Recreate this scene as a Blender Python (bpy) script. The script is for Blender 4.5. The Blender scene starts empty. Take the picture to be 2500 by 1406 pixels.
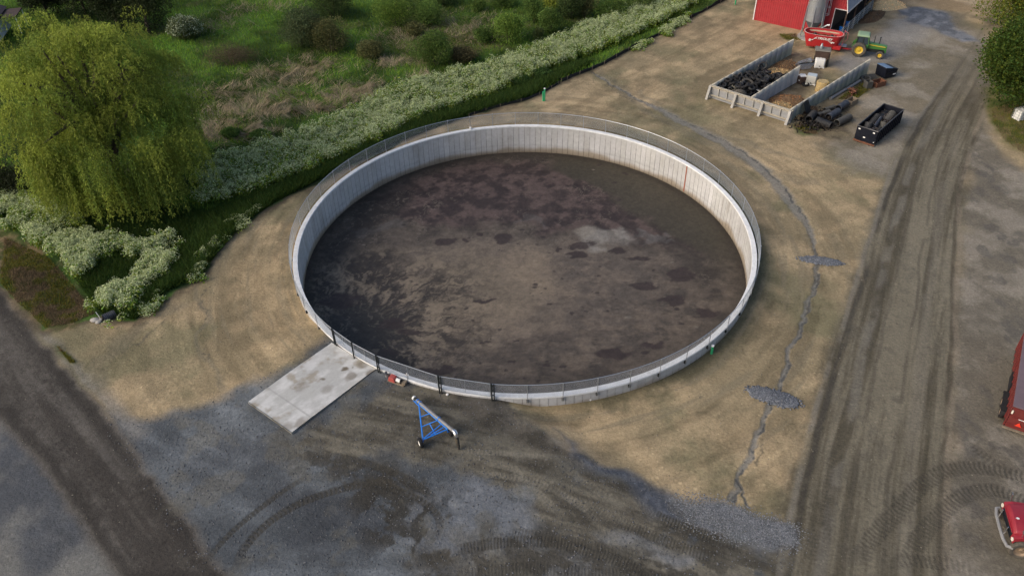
import bpy, math, random
import numpy as np
from mathutils import Matrix, Vector
R = math.radians
random.seed(7)
rng = np.random.default_rng(7)
C = bpy.context.scene.collection
scn = bpy.context.scene

# ------------------------------------------------------------------ camera, sky, sun, exposure
CAM_H, CAM_F, CAM_T, CAM_R = 42.0, 1954.0, R(38.973), R(1.2753)
_r0 = Vector((1, 0, 0)); _f0 = Vector((0, math.cos(CAM_T), -math.sin(CAM_T))); _d0 = Vector((0, -math.sin(CAM_T), -math.cos(CAM_T)))
_r = _r0 * math.cos(CAM_R) + _d0 * math.sin(CAM_R); _d = _d0 * math.cos(CAM_R) - _r0 * math.sin(CAM_R)
cam_data = bpy.data.cameras.new('camera'); cam = bpy.data.objects.new('camera', cam_data); C.objects.link(cam)
cam_data.sensor_width = 36; cam_data.lens = 36 * CAM_F / 2500; cam_data.clip_end = 3000; cam_data.clip_start = 0.5
mw = Matrix.Identity(4)
for i, v in enumerate((_r, -_d, -_f0)):
    for k in range(3): mw[k][i] = v[k]
mw[2][3] = CAM_H
cam.matrix_world = mw
scn.camera = cam

SUN_EL, SUN_AZ = R(32), R(200)      # azimuth: direction the light comes from, measured from +X
w = bpy.data.worlds.new('World'); scn.world = w; w.use_nodes = True
nt = w.node_tree; nt.nodes.clear()
sky = nt.nodes.new('ShaderNodeTexSky'); sky.sky_type = 'NISHITA'; sky.sun_disc = False
sky.sun_elevation = SUN_EL; sky.sun_rotation = math.pi / 2 - SUN_AZ
sky.air_density = 1.0; sky.dust_density = 4.0; sky.ozone_density = 1.0
bg = nt.nodes.new('ShaderNodeBackground'); bg.inputs[1].default_value = 0.12
ow = nt.nodes.new('ShaderNodeOutputWorld')
nt.links.new(sky.outputs[0], bg.inputs[0]); nt.links.new(bg.outputs[0], ow.inputs[0])
sd = bpy.data.lights.new('sun', 'SUN'); sd.energy = 1.0; sd.angle = R(38); sd.color = (1.0, 0.91, 0.78)
sun = bpy.data.objects.new('sun', sd); C.objects.link(sun)
_sv = Vector((math.cos(SUN_AZ) * math.cos(SUN_EL), math.sin(SUN_AZ) * math.cos(SUN_EL), math.sin(SUN_EL)))
sun.rotation_euler = _sv.to_track_quat('Z', 'Y').to_euler(); sun.location = (0, 0, 60)
scn.view_settings.view_transform = 'Standard'; scn.view_settings.look = 'None'
scn.view_settings.exposure = 0.58; scn.view_settings.gamma = 1.0
scn.cycles.max_bounces = 6; scn.cycles.diffuse_bounces = 3; scn.cycles.transparent_max_bounces = 8
scn.cycles.use_denoising = True; scn.cycles.denoiser = 'OPENIMAGEDENOISE'; scn.cycles.denoising_input_passes = 'RGB_ALBEDO_NORMAL'; scn.cycles.denoising_prefilter = 'ACCURATE'

# ------------------------------------------------------------------ numpy noise and layout helpers
def _hash(ix, iy, s):
    h = (ix.astype(np.int64) * 374761393 + iy.astype(np.int64) * 668265263 + s * 1442695041) & 0xffffffff
    h = ((h ^ (h >> 13)) * 1274126177) & 0xffffffff
    return ((h ^ (h >> 16)) & 0xffff) / 65535.0
def vn(x, y, s=0):
    x = np.asarray(x, float); y = np.asarray(y, float)
    ix = np.floor(x); iy = np.floor(y); fx = x - ix; fy = y - iy
    fx = fx * fx * fx * (fx * (fx * 6 - 15) + 10); fy = fy * fy * fy * (fy * (fy * 6 - 15) + 10)
    a = _hash(ix, iy, s); b = _hash(ix + 1, iy, s); c = _hash(ix, iy + 1, s); d = _hash(ix + 1, iy + 1, s)
    return (a + (b - a) * fx) * (1 - fy) + (c + (d - c) * fx) * fy
def fbm(x, y, sc, o=4, s=0, g=0.55):
    x = np.asarray(x, float) / sc; y = np.asarray(y, float) / sc
    t = 0; a = 1; n = 0
    for k in range(o):
        t = t + a * vn(x * 0.8 + y * 0.6, -x * 0.6 + y * 0.8, s + k * 17); n += a; a *= g
        x = x * 2.03 + 5.1; y = y * 2.03 + 1.7
    return t / n
def sst(e0, e1, x):
    t = np.clip((x - e0) / (e1 - e0), 0, 1); return t * t * (3 - 2 * t)

TC = (1.15, 58.76); TR = 20.19            # tank centre, outer wall radius
def ray(px, py):
    v = _r * (px - 1250) + _d * (py - 703) + _f0 * CAM_F
    return v
def at(px, py, z=0.0):                    # survey: where a sight line meets the level z
    v = ray(px, py); t = (z - CAM_H) / v.z
    return (v.x * t, v.y * t, z)
def sdf_poly(P, x, y):                     # signed distance, positive inside
    P = np.asarray(P, float); d = np.full(np.shape(x), 1e18); s = np.ones(np.shape(x))
    n = len(P); j = n - 1
    for i in range(n):
        e0 = P[j][0] - P[i][0]; e1 = P[j][1] - P[i][1]
        w0 = x - P[i][0]; w1 = y - P[i][1]
        t = np.clip((w0 * e0 + w1 * e1) / (e0 * e0 + e1 * e1 + 1e-12), 0, 1)
        d = np.minimum(d, (w0 - e0 * t) ** 2 + (w1 - e1 * t) ** 2)
        c1 = y >= P[i][1]; c2 = y < P[j][1]; c3 = e0 * w1 > e1 * w0
        fl = (c1 & c2 & c3) | (~c1 & ~c2 & ~c3)
        s = np.where(fl, -s, s); j = i
    return -s * np.sqrt(d)
def line_uv(P, x, y):                      # distance to a polyline: |v|, signed v, run u
    P = np.asarray(P, float); best = np.full(np.shape(x), 1e18); V = np.zeros(np.shape(x)); U = np.zeros(np.shape(x)); run = 0.0
    for i in range(len(P) - 1):
        e = P[i + 1] - P[i]; L = math.hypot(*e); e = e / L
        w0 = x - P[i][0]; w1 = y - P[i][1]
        t = np.clip(w0 * e[0] + w1 * e[1], 0, L); d = np.hypot(w0 - e[0] * t, w1 - e[1] * t)
        m = d < best
        best = np.where(m, d, best); V = np.where(m, w1 * e[0] - w0 * e[1], V); U = np.where(m, run + t, U)
        run += L
    return best, V, U, run
def smooth_line(P, k=2):
    P = np.asarray(P, float)
    for _ in range(k):
        Q = [P[0]]
        for a, b in zip(P[:-1], P[1:]): Q += [a * .75 + b * .25, a * .25 + b * .75]
        Q.append(P[-1]); P = np.array(Q)
    return P
def pp(*pts, z=0.0): return [at(px, py, z)[:2] for px, py in pts]

VEG = pp((-900, 560), (-300, 640), (0, 684), (60, 762), (112, 806), (170, 790), (250, 772), (330, 786), (420, 722), (480, 684), (540, 598), (600, 545), (680, 492), (760, 452), (830, 417), (900, 385), (980, 345), (1060, 302), (1150, 282), (1230, 257), (1300, 240), (1340, 215), (1368, 201), (1451, 167), (1528, 126), (1627, 76), (1733, 20), (1765, 0), (1900, -120), (1500, -400), (-2000, -300))
_p0 = np.array(at(1215, 985, .3)[:2]); _p1 = np.array(at(1350, 1085, .1)[:2]); _pd = (_p1 - _p0) / np.linalg.norm(_p1 - _p0)
def gh(x, y):                              # ground height
    x = np.asarray(x, float); y = np.asarray(y, float)
    r = np.hypot(x - TC[0], y - TC[1]); a = np.degrees(np.arctan2(y - TC[1], x - TC[0])) % 360
    sd = (x - _p0[0]) * _pd[1] - (y - _p0[1]) * _pd[0]           # >0 on the pad side
    pad = sst(207, 217, a) * (1 - sst(285, 300, a)) * (1 - sst(20, 34, r)) * sst(-2.2, .3, sd)
    v = sdf_poly(VEG, x, y)
    h = 0.68 * pad - 0.9 * sst(0.2, 5, v) + 0.25 * sst(6, 14, v)
    h = h + (fbm(x, y, 9, 2, 3) - .5) * .16 * sst(20.5, 24, r) + (fbm(x, y, 2, 2, 5) - .5) * .05 * sst(20.3, 21, r)
    return h
def atg(px, py, dz=0.0):                   # where a sight line meets the ground (plus dz)
    z = 0.0
    for _ in range(5):
        p = at(px, py, z + dz); z = float(gh(np.array([p[0]]), np.array([p[1]]))[0])
    return Vector((p[0], p[1], z + dz))

# ------------------------------------------------------------------ object helpers
def tag(o, label=None, cat=None, group=None, kind=None):
    if label: o['label'] = label
    if cat: o['category'] = cat
    if group: o['group'] = group
    if kind: o['kind'] = kind
    return o
def thing(name, label, cat, loc=(0, 0, 0), rz=0.0, group=None):
    o = bpy.data.objects.new(name, None); C.objects.link(o); o.empty_display_size = .2
    o.location = loc; o.rotation_euler = (0, 0, rz)
    return tag(o, label, cat, group)
def copy_tree(o, parent=None):
    c = o.copy(); C.objects.link(c)
    if parent is not None: c.parent = parent
    for ch in list(o.children): copy_tree(ch, c)
    return c
def np_mesh(name, V, F, mats, parent=None, smooth=False, col=None, mi=None):
    V = np.ascontiguousarray(V, np.float32); F = np.ascontiguousarray(F, np.int32)
    me = bpy.data.meshes.new(name); k = F.shape[1]
    me.vertices.add(len(V)); me.vertices.foreach_set('co', V.ravel())
    me.loops.add(F.size); me.loops.foreach_set('vertex_index', F.ravel())
    me.polygons.add(len(F)); me.polygons.foreach_set('loop_start', np.arange(len(F), dtype=np.int32) * k)
    if smooth: me.polygons.foreach_set('use_smooth', np.ones(len(F), bool))
    if mi is not None: me.polygons.foreach_set('material_index', np.ascontiguousarray(mi, np.int32))
    me.update(calc_edges=True)
    if col is not None:
        a = me.color_attributes.new('tone', 'FLOAT_COLOR', 'POINT')
        c4 = np.ones((len(V), 4), np.float32); c4[:, :3] = col; a.data.foreach_set('color', c4.ravel())
    for m in (mats if isinstance(mats, (list, tuple)) else [mats]): me.materials.append(m)
    o = bpy.data.objects.new(name, me); C.objects.link(o)
    if parent is not None: o.parent = parent
    return o
class MB:
    def __init__(s): s.v = []; s.f = []; s.M = Matrix.Identity(4)
    def _add(s, vs, fs):
        n = len(s.v); s.v += [tuple(s.M @ Vector(v)) for v in vs]; s.f += [[i + n for i in f] for f in fs]; return s
    def box(s, c, d, rot=None):
        a, b, e = d[0] / 2, d[1] / 2, d[2] / 2
        vs = [Vector((x * a, y * b, z * e)) for x in (-1, 1) for y in (-1, 1) for z in (-1, 1)]
        if rot is not None: vs = [rot @ v for v in vs]
        vs = [v + Vector(c) for v in vs]
        return s._add(vs, [(0, 1, 3, 2), (4, 6, 7, 5), (0, 4, 5, 1), (2, 3, 7, 6), (0, 2, 6, 4), (1, 5, 7, 3)])
    def beam(s, p, q, a, b=None):           # a bar of a x b section from p to q
        p, q = Vector(p), Vector(q); b = b or a; d = (q - p); L = d.length
        rot = d.to_track_quat('X', 'Z').to_matrix()
        return s.box((p + q) / 2, (L, a, b), rot)
    def cyl(s, p, q, r, r2=None, n=12, caps=True):
        p, q = Vector(p), Vector(q); r2 = r if r2 is None else r2
        m = (q - p).to_track_quat('Z', 'Y').to_matrix(); vs = []
        for o, rr in ((p, r), (q, r2)):
            for k in range(n):
                a = 2 * math.pi * k / n; vs.append(o + m @ Vector((rr * math.cos(a), rr * math.sin(a), 0)))
        fs = [(k, (k + 1) % n, n + (k + 1) % n, n + k) for k in range(n)]
        if caps: fs += [tuple(range(n - 1, -1, -1)), tuple(range(n, 2 * n))]
        return s._add(vs, fs)
    def tube(s, pts, r, n=8):
        pts = [Vector(p) for p in pts]; vs = []; fs = []
        rr = r if isinstance(r, (list, tuple)) else [r] * len(pts)
        for i, p in enumerate(pts):
            t = (pts[min(i + 1, len(pts) - 1)] - pts[max(i - 1, 0)]); m = t.to_track_quat('Z', 'Y').to_matrix()
            vs += [p + m @ Vector((rr[i] * math.cos(2 * math.pi * k / n), rr[i] * math.sin(2 * math.pi * k / n), 0)) for k in range(n)]
        for i in range(len(pts) - 1):
            fs += [(i * n + k, i * n + (k + 1) % n, (i + 1) * n + (k + 1) % n, (i + 1) * n + k) for k in range(n)]
        fs += [tuple(range(n - 1, -1, -1)), tuple(range((len(pts) - 1) * n, len(pts) * n))]
        return s._add(vs, fs)
    def lathe(s, prof, n=24, closed=False, axis='Z', c=(0, 0, 0)):
        vs = []; fs = []; m = len(prof)
        for k in range(n):
            a = 2 * math.pi * k / n
            for r, z in prof:
                v = (r * math.cos(a), r * math.sin(a), z)
                if axis == 'Y': v = (v[0], z, v[1])
                if axis == 'X': v = (z, v[0], v[1])
                vs.append(Vector(v) + Vector(c))
        for k in range(n):
            for i in range(m if closed else m - 1):
                j = (i + 1) % m; q = (k + 1) % n
                fs.append((k * m + i, q * m + i, q * m + j, k * m + j))
        return s._add(vs, fs)
    def prism(s, pts, y0, y1):              # polygon in XZ pulled along Y
        n = len(pts); vs = [(x, y0, z) for x, z in pts] + [(x, y1, z) for x, z in pts]
        fs = [(k, (k + 1) % n, n + (k + 1) % n, n + k) for k in range(n)] + [tuple(range(n - 1, -1, -1)), tuple(range(n, 2 * n))]
        return s._add(vs, fs)
    def loft(s, rings, caps=True):
        n = len(rings[0]); vs = [v for r in rings for v in r]; fs = []
        for i in range(len(rings) - 1): fs += [(i * n + k, i * n + (k + 1) % n, (i + 1) * n + (k + 1) % n, (i + 1) * n + k) for k in range(n)]
        if caps: fs += [tuple(range(n - 1, -1, -1)), tuple(range((len(rings) - 1) * n, len(rings) * n))]
        return s._add(vs, fs)
    def build(s, name, m, parent=None, bevel=0, smooth=False):
        me = bpy.data.meshes.new(name); me.from_pydata(s.v, [], s.f); me.update()
        import bmesh
        bm = bmesh.new(); bm.from_mesh(me); bmesh.ops.recalc_face_normals(bm, faces=bm.faces); bm.to_mesh(me); bm.free()
        if smooth:
            me.polygons.foreach_set('use_smooth', np.ones(len(me.polygons), bool)); me.set_sharp_from_angle(angle=R(40))
        for mm in (m if isinstance(m, (list, tuple)) else [m]): me.materials.append(mm)
        o = bpy.data.objects.new(name, me); C.objects.link(o)
        if parent is not None: o.parent = parent
        if bevel:
            b = o.modifiers.new('bevel', 'BEVEL'); b.width = bevel; b.segments = 2; b.limit_method = 'ANGLE'
        return o

# ------------------------------------------------------------------ materials
def new_mat(name):
    m = bpy.data.materials.new(name); m.use_nodes = True; return m, m.node_tree, m.node_tree.nodes['Principled BSDF']
def mat(name, col, rough=.75, metal=0.0, var=.25, sc=2.0, bump=.15, bsc=30.0, dirt=None, dsc=1.2, damt=.5, spec=.4):
    """plain surface with tone variation, optional dirt patches and a fine bump, all from noise"""
    m, t, b = new_mat(name); N = t.nodes; L = t.links
    tc = N.new('ShaderNodeTexCoord')
    n1 = N.new('ShaderNodeTexNoise'); n1.inputs['Scale'].default_value = sc; n1.inputs['Detail'].default_value = 6; n1.inputs['Roughness'].default_value = .65
    L.new(tc.outputs['Object'], n1.inputs['Vector'])
    mr = N.new('ShaderNodeMapRange'); mr.inputs[1].default_value = .3; mr.inputs[2].default_value = .7; mr.inputs[3].default_value = 1 - var; mr.inputs[4].default_value = 1 + var
    L.new(n1.outputs[0], mr.inputs[0])
    mx = N.new('ShaderNodeMix'); mx.data_type = 'RGBA'; mx.blend_type = 'MULTIPLY'; mx.inputs[0].default_value = 1
    mx.inputs[6].default_value = (*col, 1); L.new(mr.outputs[0], mx.inputs[7]); out = mx.outputs[2]
    if dirt:
        n2 = N.new('ShaderNodeTexNoise'); n2.inputs['Scale'].default_value = dsc; n2.inputs['Detail'].default_value = 8; n2.inputs['Roughness'].default_value = .7
        L.new(tc.outputs['Object'], n2.inputs['Vector'])
        m2 = N.new('ShaderNodeMapRange'); m2.inputs[1].default_value = .45; m2.inputs[2].default_value = .7; m2.inputs[4].default_value = damt; L.new(n2.outputs[0], m2.inputs[0])
        x2 = N.new('ShaderNodeMix'); x2.data_type = 'RGBA'; L.new(m2.outputs[0], x2.inputs[0]); L.new(out, x2.inputs[6]); x2.inputs[7].default_value = (*dirt, 1); out = x2.outputs[2]
    L.new(out, b.inputs['Base Color'])
    b.inputs['Roughness'].default_value = rough; b.inputs['Metallic'].default_value = metal; b.inputs['Specular IOR Level'].default_value = spec
    if bump:
        n3 = N.new('ShaderNodeTexNoise'); n3.inputs['Scale'].default_value = bsc; n3.inputs['Detail'].default_value = 4; L.new(tc.outputs['Object'], n3.inputs['Vector'])
        bp = N.new('ShaderNodeBump'); bp.inputs['Strength'].default_value = bump; bp.inputs['Distance'].default_value = .02
        L.new(n3.outputs[0], bp.inputs['Height']); L.new(bp.outputs[0], b.inputs['Normal'])
    return m
def tone_mat(name, rough=.9, grain=.18, gsc=9.0, bump=.5, bsc=7.0, dist=.05, spec=.15, trans=0.0, pebbles=0.0):
    """colour from the mesh's own 'tone' attribute, broken up by noise"""
    m, t, b = new_mat(name); N = t.nodes; L = t.links
    at_ = N.new('ShaderNodeAttribute'); at_.attribute_name = 'tone'
    g = N.new('ShaderNodeNewGeometry')
    n1 = N.new('ShaderNodeTexNoise'); n1.inputs['Scale'].default_value = gsc; n1.inputs['Detail'].default_value = 5; n1.inputs['Roughness'].default_value = .75
    L.new(g.outputs['Position'], n1.inputs['Vector'])
    mr = N.new('ShaderNodeMapRange'); mr.inputs[1].default_value = .3; mr.inputs[2].default_value = .7; mr.inputs[3].default_value = 1 - grain; mr.inputs[4].default_value = 1 + grain
    L.new(n1.outputs[0], mr.inputs[0])
    mx = N.new('ShaderNodeMix'); mx.data_type = 'RGBA'; mx.blend_type = 'MULTIPLY'; mx.inputs[0].default_value = 1
    L.new(at_.outputs['Color'], mx.inputs[6]); L.new(mr.outputs[0], mx.inputs[7])
    if pebbles:
        for sc_, lo_, hi_, am in ((4.5, .80, .86, 1.0), (2.2, .90, .94, .8)):
            vo = N.new('ShaderNodeTexVoronoi'); vo.inputs['Scale'].default_value = sc_; L.new(g.outputs['Position'], vo.inputs['Vector'])
            sp_ = N.new('ShaderNodeSeparateColor'); L.new(vo.outputs['Color'], sp_.inputs[0])
            k1 = N.new('ShaderNodeMapRange'); k1.inputs[1].default_value = lo_; k1.inputs[2].default_value = hi_; L.new(sp_.outputs[0], k1.inputs[0])
            k2 = N.new('ShaderNodeMapRange'); k2.inputs[1].default_value = .38; k2.inputs[2].default_value = .18; L.new(vo.outputs['Distance'], k2.inputs[0])
            k3 = N.new('ShaderNodeMath'); k3.operation = 'MULTIPLY'; L.new(k1.outputs[0], k3.inputs[0]); L.new(k2.outputs[0], k3.inputs[1])
            k4 = N.new('ShaderNodeMapRange'); k4.inputs[3].default_value = .45; k4.inputs[4].default_value = 1.75; L.new(sp_.outputs[1], k4.inputs[0])
            k5 = N.new('ShaderNodeMix'); k5.data_type = 'RGBA'; k5.blend_type = 'MULTIPLY'; k6 = N.new('ShaderNodeMath'); k6.operation = 'MULTIPLY'; k6.inputs[1].default_value = pebbles * am; L.new(k3.outputs[0], k6.inputs[0]); L.new(k6.outputs[0], k5.inputs[0])
            L.new(mx.outputs[2], k5.inputs[6]); L.new(k4.outputs[0], k5.inputs[7]); mx = k5
    L.new(mx.outputs[2], b.inputs['Base Color']); b.inputs['Roughness'].default_value = rough; b.inputs['Specular IOR Level'].default_value = spec
    if bump:
        n3 = N.new('ShaderNodeTexNoise'); n3.inputs['Scale'].default_value = bsc; n3.inputs['Detail'].default_value = 6; n3.inputs['Roughness'].default_value = .7
        L.new(g.outputs['Position'], n3.inputs['Vector'])
        bp = N.new('ShaderNodeBump'); bp.inputs['Strength'].default_value = bump; bp.inputs['Distance'].default_value = dist
        L.new(n3.outputs[0], bp.inputs['Height']); L.new(bp.outputs[0], b.inputs['Normal'])
    if trans:
        tr = N.new('ShaderNodeBsdfTranslucent'); L.new(mx.outputs[2], tr.inputs[0])
        ms = N.new('ShaderNodeMixShader'); ms.inputs[0].default_value = trans
        L.new(b.outputs[0], ms.inputs[1]); L.new(tr.outputs[0], ms.inputs[2]); L.new(ms.outputs[0], N['Material Output'].inputs[0])
    return m
M_soil = tone_mat('bare_soil', .95, .24, 5, 1.0, 4, .08, pebbles=.6)
M_slurry = tone_mat('slurry_crust', .56, .22, 6, .35, 5, .03, .25)
M_leaf = tone_mat('leaves', .7, .05, 3, 0, trans=.36, spec=.2)
M_conc = mat('concrete', (.36, .35, .33), .85, var=.15, sc=.8, dirt=(.25, .22, .17), dsc=.9, damt=.5)
M_concw = tone_mat('concrete_panels', .85, .12, 2.5, .1, 12, .01)
M_cap = mat('pale_concrete', (.72, .73, .74), .8, var=.1, sc=1.5, dirt=(.38, .37, .34), dsc=2.5, damt=.35)
M_galv = mat('galvanised_steel', (.42, .45, .49), .42, .75, var=.12, sc=3, bump=.03)
M_wire = mat('wire', (.40, .43, .46), .5, .3, var=.05, bump=0)
M_dark = mat('dark_metal', (.025, .03, .03), .5, .3, var=.2, bump=.05)
M_black = mat('black_plastic', (.016, .017, .020), .6, 0, var=.35, sc=4, dirt=(.06, .057, .05), dsc=2, damt=.45, spec=.3)
M_rubber = mat('rubber', (.016, .016, .018), .8, 0, var=.3, sc=5, dirt=(.055, .05, .043), dsc=3, damt=.35, spec=.25)
M_mudrub = mat('muddy_rubber', (.075, .068, .058), .9, 0, var=.35, sc=5, dirt=(.15, .125, .095), dsc=3, damt=.6)
M_wood = mat('weathered_wood', (.20, .16, .115), .85, var=.3, sc=5, bump=.3)
M_white = mat('white_plastic', (.72, .72, .70), .45, var=.08, sc=3, bump=.03, dirt=(.45, .43, .38), dsc=3, damt=.3)
M_ivory = mat('white_paint', (.75, .74, .72), .5, var=.05, bump=0)

# ------------------------------------------------------------------ ground
def wchain(Y0, Y1, n, k):
    t = np.linspace(0, 1, n); return Y0 + (Y1 - Y0) * (np.exp(k * t) - 1) / (math.exp(k) - 1)
ys = np.concatenate([[-900, -300, -60, 5, 18], wchain(22, 140, 760, 1.35), [146, 155, 170, 200, 260, 400, 800, 2000]])
us = np.concatenate([[-40, -12, -5, -2.5, -1.6, -1.2], np.linspace(-1.05, 1.05, 1080), [1.2, 1.6, 2.5, 5, 12, 40]])
YY = np.repeat(ys, len(us)); hw = np.interp(YY, [-900, 22, 140, 2000], [27, 27, 92, 92]); XX = np.tile(us, len(ys)) * hw
ZZ = gh(XX, YY)
def mix(a, b, t): return a + (b - a) * t[:, None]
def col(*c): return np.array(c, float)
x, y = XX, YY
wx = x + (fbm(x, y, 3, 3, 11) - .5) * 2.2; wy = y + (fbm(x, y, 3, 3, 12) - .5) * 2.2
big = fbm(x, y, 8, 4, 21); mid = fbm(x, y, 1.6, 4, 22); fine = fbm(x, y, .35, 3, 23); huge = fbm(x, y, 22, 3, 24)
TAN, TAN2, OLIVE = col(.36, .275, .165), col(.25, .20, .122), col(.16, .145, .085)
G = np.tile(TAN2, (len(x), 1))
rt = np.hypot(x - TC[0], y - TC[1]); ta = np.degrees(np.arctan2(y - TC[1], x - TC[0])) % 360
G = mix(G, TAN, sst(.4, .68, big * .6 + mid * .4)); G = mix(G, OLIVE, sst(.5, .72, fbm(x, y, 6, 5, 31)) * .8)
swl = fbm(rt * 1.0 + (mid - .5) * .6, np.radians(ta) * 3.2 + rt * .02, .9, 5, 32); G = mix(G, G * .72, sst(.5, .68, swl) * (1 - sst(26, 40, rt)) * .8); G = mix(G, np.minimum(G * 1.22, .5), (1 - sst(.36, .46, swl)) * (1 - sst(26, 44, rt)) * .6)
dg = (x * .72 + y * .69); dc_ = (-x * .69 + y * .72); swd = fbm(dg * .14, dc_ * .9 + (mid - .5) * .8, .9, 5, 33); far_ = sst(74, 84, y)
G = mix(G, G * .78, sst(.5, .66, swd) * far_ * .8); G = mix(G, np.minimum(G * 1.2, .5), (1 - sst(.36, .46, swd)) * far_ * .6)
# gravel pad in front
GRAV = pp((265, 1075), (250, 1010), (330, 1030), (420, 1006), (520, 985), (610, 950), (740, 880), (812, 838), (1000, 700), (1225, 985), (1350, 1088), (1500, 1150), (1650, 1215), (1800, 1255), (1945, 1292), (1975, 1500), (500, 1500), (380, 1240))
g = sdf_poly(GRAV, wx, wy)
gcol = mix(np.tile(col(.072, .080, .088), (len(x), 1)), np.tile(col(.125, .137, .147), (len(x), 1)), sst(.35, .7, fbm(x, y, 5, 4, 41)))
_, gv0, gu0, _ = line_uv(smooth_line(pp((200, 1180), (420, 1330), (800, 1390), (1200, 1400), (1700, 1440))), x, y); gs0 = fbm(gv0 * .9 + (mid - .5) * .5, gu0 * .1, 1.0, 5, 43)
gcol = mix(gcol, gcol * 1.45, sst(.5, .66, gs0) * .6); gcol = mix(gcol, gcol * .8, (1 - sst(.36, .46, gs0)) * .5)
gcol = mix(gcol, np.tile(col(.045, .048, .056), (len(x), 1)), sst(.52, .75, fbm(x, y, 3.5, 5, 42)) * .45)
G = mix(G, gcol, sst(-.7, .8, g))
# brown dirt dragged over the pad
DIRT = pp((935, 930), (1100, 960), (1225, 985), (1350, 1088), (1480, 1145), (1640, 1240), (1900, 1330), (1930, 1500), (1150, 1500), (1010, 1340), (1330, 1290), (1180, 1180), (1000, 1130), (840, 1150), (730, 1110), (720, 1075), (760, 1050), (900, 960))
dsh = sdf_poly(DIRT, x + (fbm(x, y, 2.5, 4, 51) - .5) * 4.2, y + (fbm(x, y, 2.5, 4, 52) - .5) * 4.2)
GU = smooth_line(pp((560, 1060), (760, 1085), (1000, 1145), (1300, 1225), (1600, 1320), (1950, 1440)))
_, gv_, gu_, _ = line_uv(GU, x, y); stk = fbm(gv_ * 1.1 + (mid - .5) * .5, gu_ * .09, .9, 5, 55, .62)
dcol = mix(np.tile(col(.066, .06, .048), (len(x), 1)), np.tile(col(.15, .137, .108), (len(x), 1)), sst(.36, .62, stk * .75 + .25 * mid))
G = mix(G, dcol, sst(-.5, 1.1, dsh) * sst(.08, .30, fbm(x, y, 1.3, 4, 54)))
EMB = pp((1085, 962), (1225, 979), (1290, 1030), (1350, 1082), (1440, 1128), (1400, 1150), (1300, 1110), (1200, 1080), (1130, 1030))
es = sdf_poly(EMB, x + (mid - .5) * .8, y + (mid - .5) * .8)
G = mix(G, mix(np.tile(col(.045, .041, .034), (len(x), 1)), np.tile(col(.095, .085, .07), (len(x), 1)), sst(.35, .7, mid)), sst(-.15, .45, es) * .85)
# left road
ROADL = pp((-500, 60), (-100, 560), (0, 692), (110, 832), (235, 975), (335, 1100), (435, 1228), (590, 1440), (300, 1440), (200, 1290), (100, 1150), (0, 1035), (-700, 600))
rl = sdf_poly(ROADL, x + (mid - .5) * .5, y + (mid - .5) * .5)
d_l = np.array(at(560, 1406)[:2]) - np.array(at(0, 690)[:2]); d_l /= np.linalg.norm(d_l)
al = x * d_l[0] + y * d_l[1]; ac = -x * d_l[1] + y * d_l[0]
st = fbm(al * .10, ac, .9, 4, 61)
rcol = mix(np.tile(col(.055, .049, .043), (len(x), 1)), np.tile(col(.10, .091, .08), (len(x), 1)), sst(.32, .72, st * .8 + fine * .2))
rcol = mix(rcol, np.tile(col(.04, .036, .032), (len(x), 1)), (1 - sst(.15, .7, np.abs(rl - .75 + (mid - .5) * .5))) * .7)
rcol = mix(rcol, np.tile(col(.15, .135, .115), (len(x), 1)), (1 - sst(.1, .5, np.abs(rl - .15))) * .4)
LG = sdf_poly(pp((-1200, 660), (30, 980), (140, 1120), (250, 1280), (390, 1470), (-600, 1700)), wx, wy)
lgc = mix(np.tile(col(.075, .08, .088), (len(x), 1)), np.tile(col(.16, .157, .145), (len(x), 1)), sst(.35, .7, fbm(x, y, 4, 4, 62)))
G = mix(G, lgc, sst(-.5, .8, LG))
G = mix(G, rcol, sst(-.35, .5, rl))
# grey fringe between the left road and the tan field
fr, _, _, _ = line_uv(pp((95, 815), (170, 900), (250, 985), (320, 1060)), wx, wy)
G = mix(G, np.tile(col(.18, .17, .155), (len(x), 1)), (1 - sst(.2, 1.5, fr)) * .7 * (1 - sst(-.4, .2, rl)))
# right road with long streaks, grey yard beyond it
YARD = pp((2330, 150), (2400, 250), (2420, 320), (2470, 390), (2600, 470), (3300, 900), (3300, 1700), (2230, 1500), (2270, 1190), (2310, 820), (2350, 450))
ycol = mix(np.tile(col(.145, .128, .10), (len(x), 1)), np.tile(col(.225, .20, .162), (len(x), 1)), sst(.38, .68, fbm(x, y, 2.6, 5, 71)))
ycol = mix(ycol, np.tile(col(.115, .105, .09), (len(x), 1)), sst(.56, .72, fbm(x * .5 + y, y * .4 - x * 1.4, 2, 4, 72)) * .8)
YARDT = pp((2160, 60), (2080, 110), (2040, 160), (2100, 230), (2000, 350), (2080, 420), (2180, 440), (2400, 330), (2420, 100), (2330, 20), (2200, 15))
G = mix(G, mix(np.tile(col(.16, .14, .105), (len(x), 1)), np.tile(col(.25, .225, .185), (len(x), 1)), sst(.36, .66, fbm(x, y, 3, 5, 73))), sst(-1.5, 2, sdf_poly(YARDT, wx, wy)) * .9)
G = mix(G, np.tile(col(.25, .24, .225), (len(x), 1)), sst(-1.0, 1.5, sdf_poly(pp((2130, 80), (2200, 45), (2270, 70), (2230, 120), (2160, 150), (2060, 180), (2020, 160)), wx, wy)) * .75)
G = mix(G, ycol, sst(-.8, 1.2, sdf_poly(YARD, wx, wy)))
RC = smooth_line(pp((2385, 165), (2310, 300), (2258, 430), (2225, 600), (2190, 800), (2150, 1010), (2115, 1200), (2090, 1500)))
dr, vr, ur, _ = line_uv(RC, x, y)
wd = np.interp(y, [24, 40, 60, 80, 100], [4.6, 4.3, 3.6, 3.0, 2.0]); q = vr / wd
st2 = fbm(vr * 1.0 + 40, ur * .05, .55, 5, 81, .65); st3 = fbm(vr + 9, ur * .02, 1.6, 3, 82)
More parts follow.
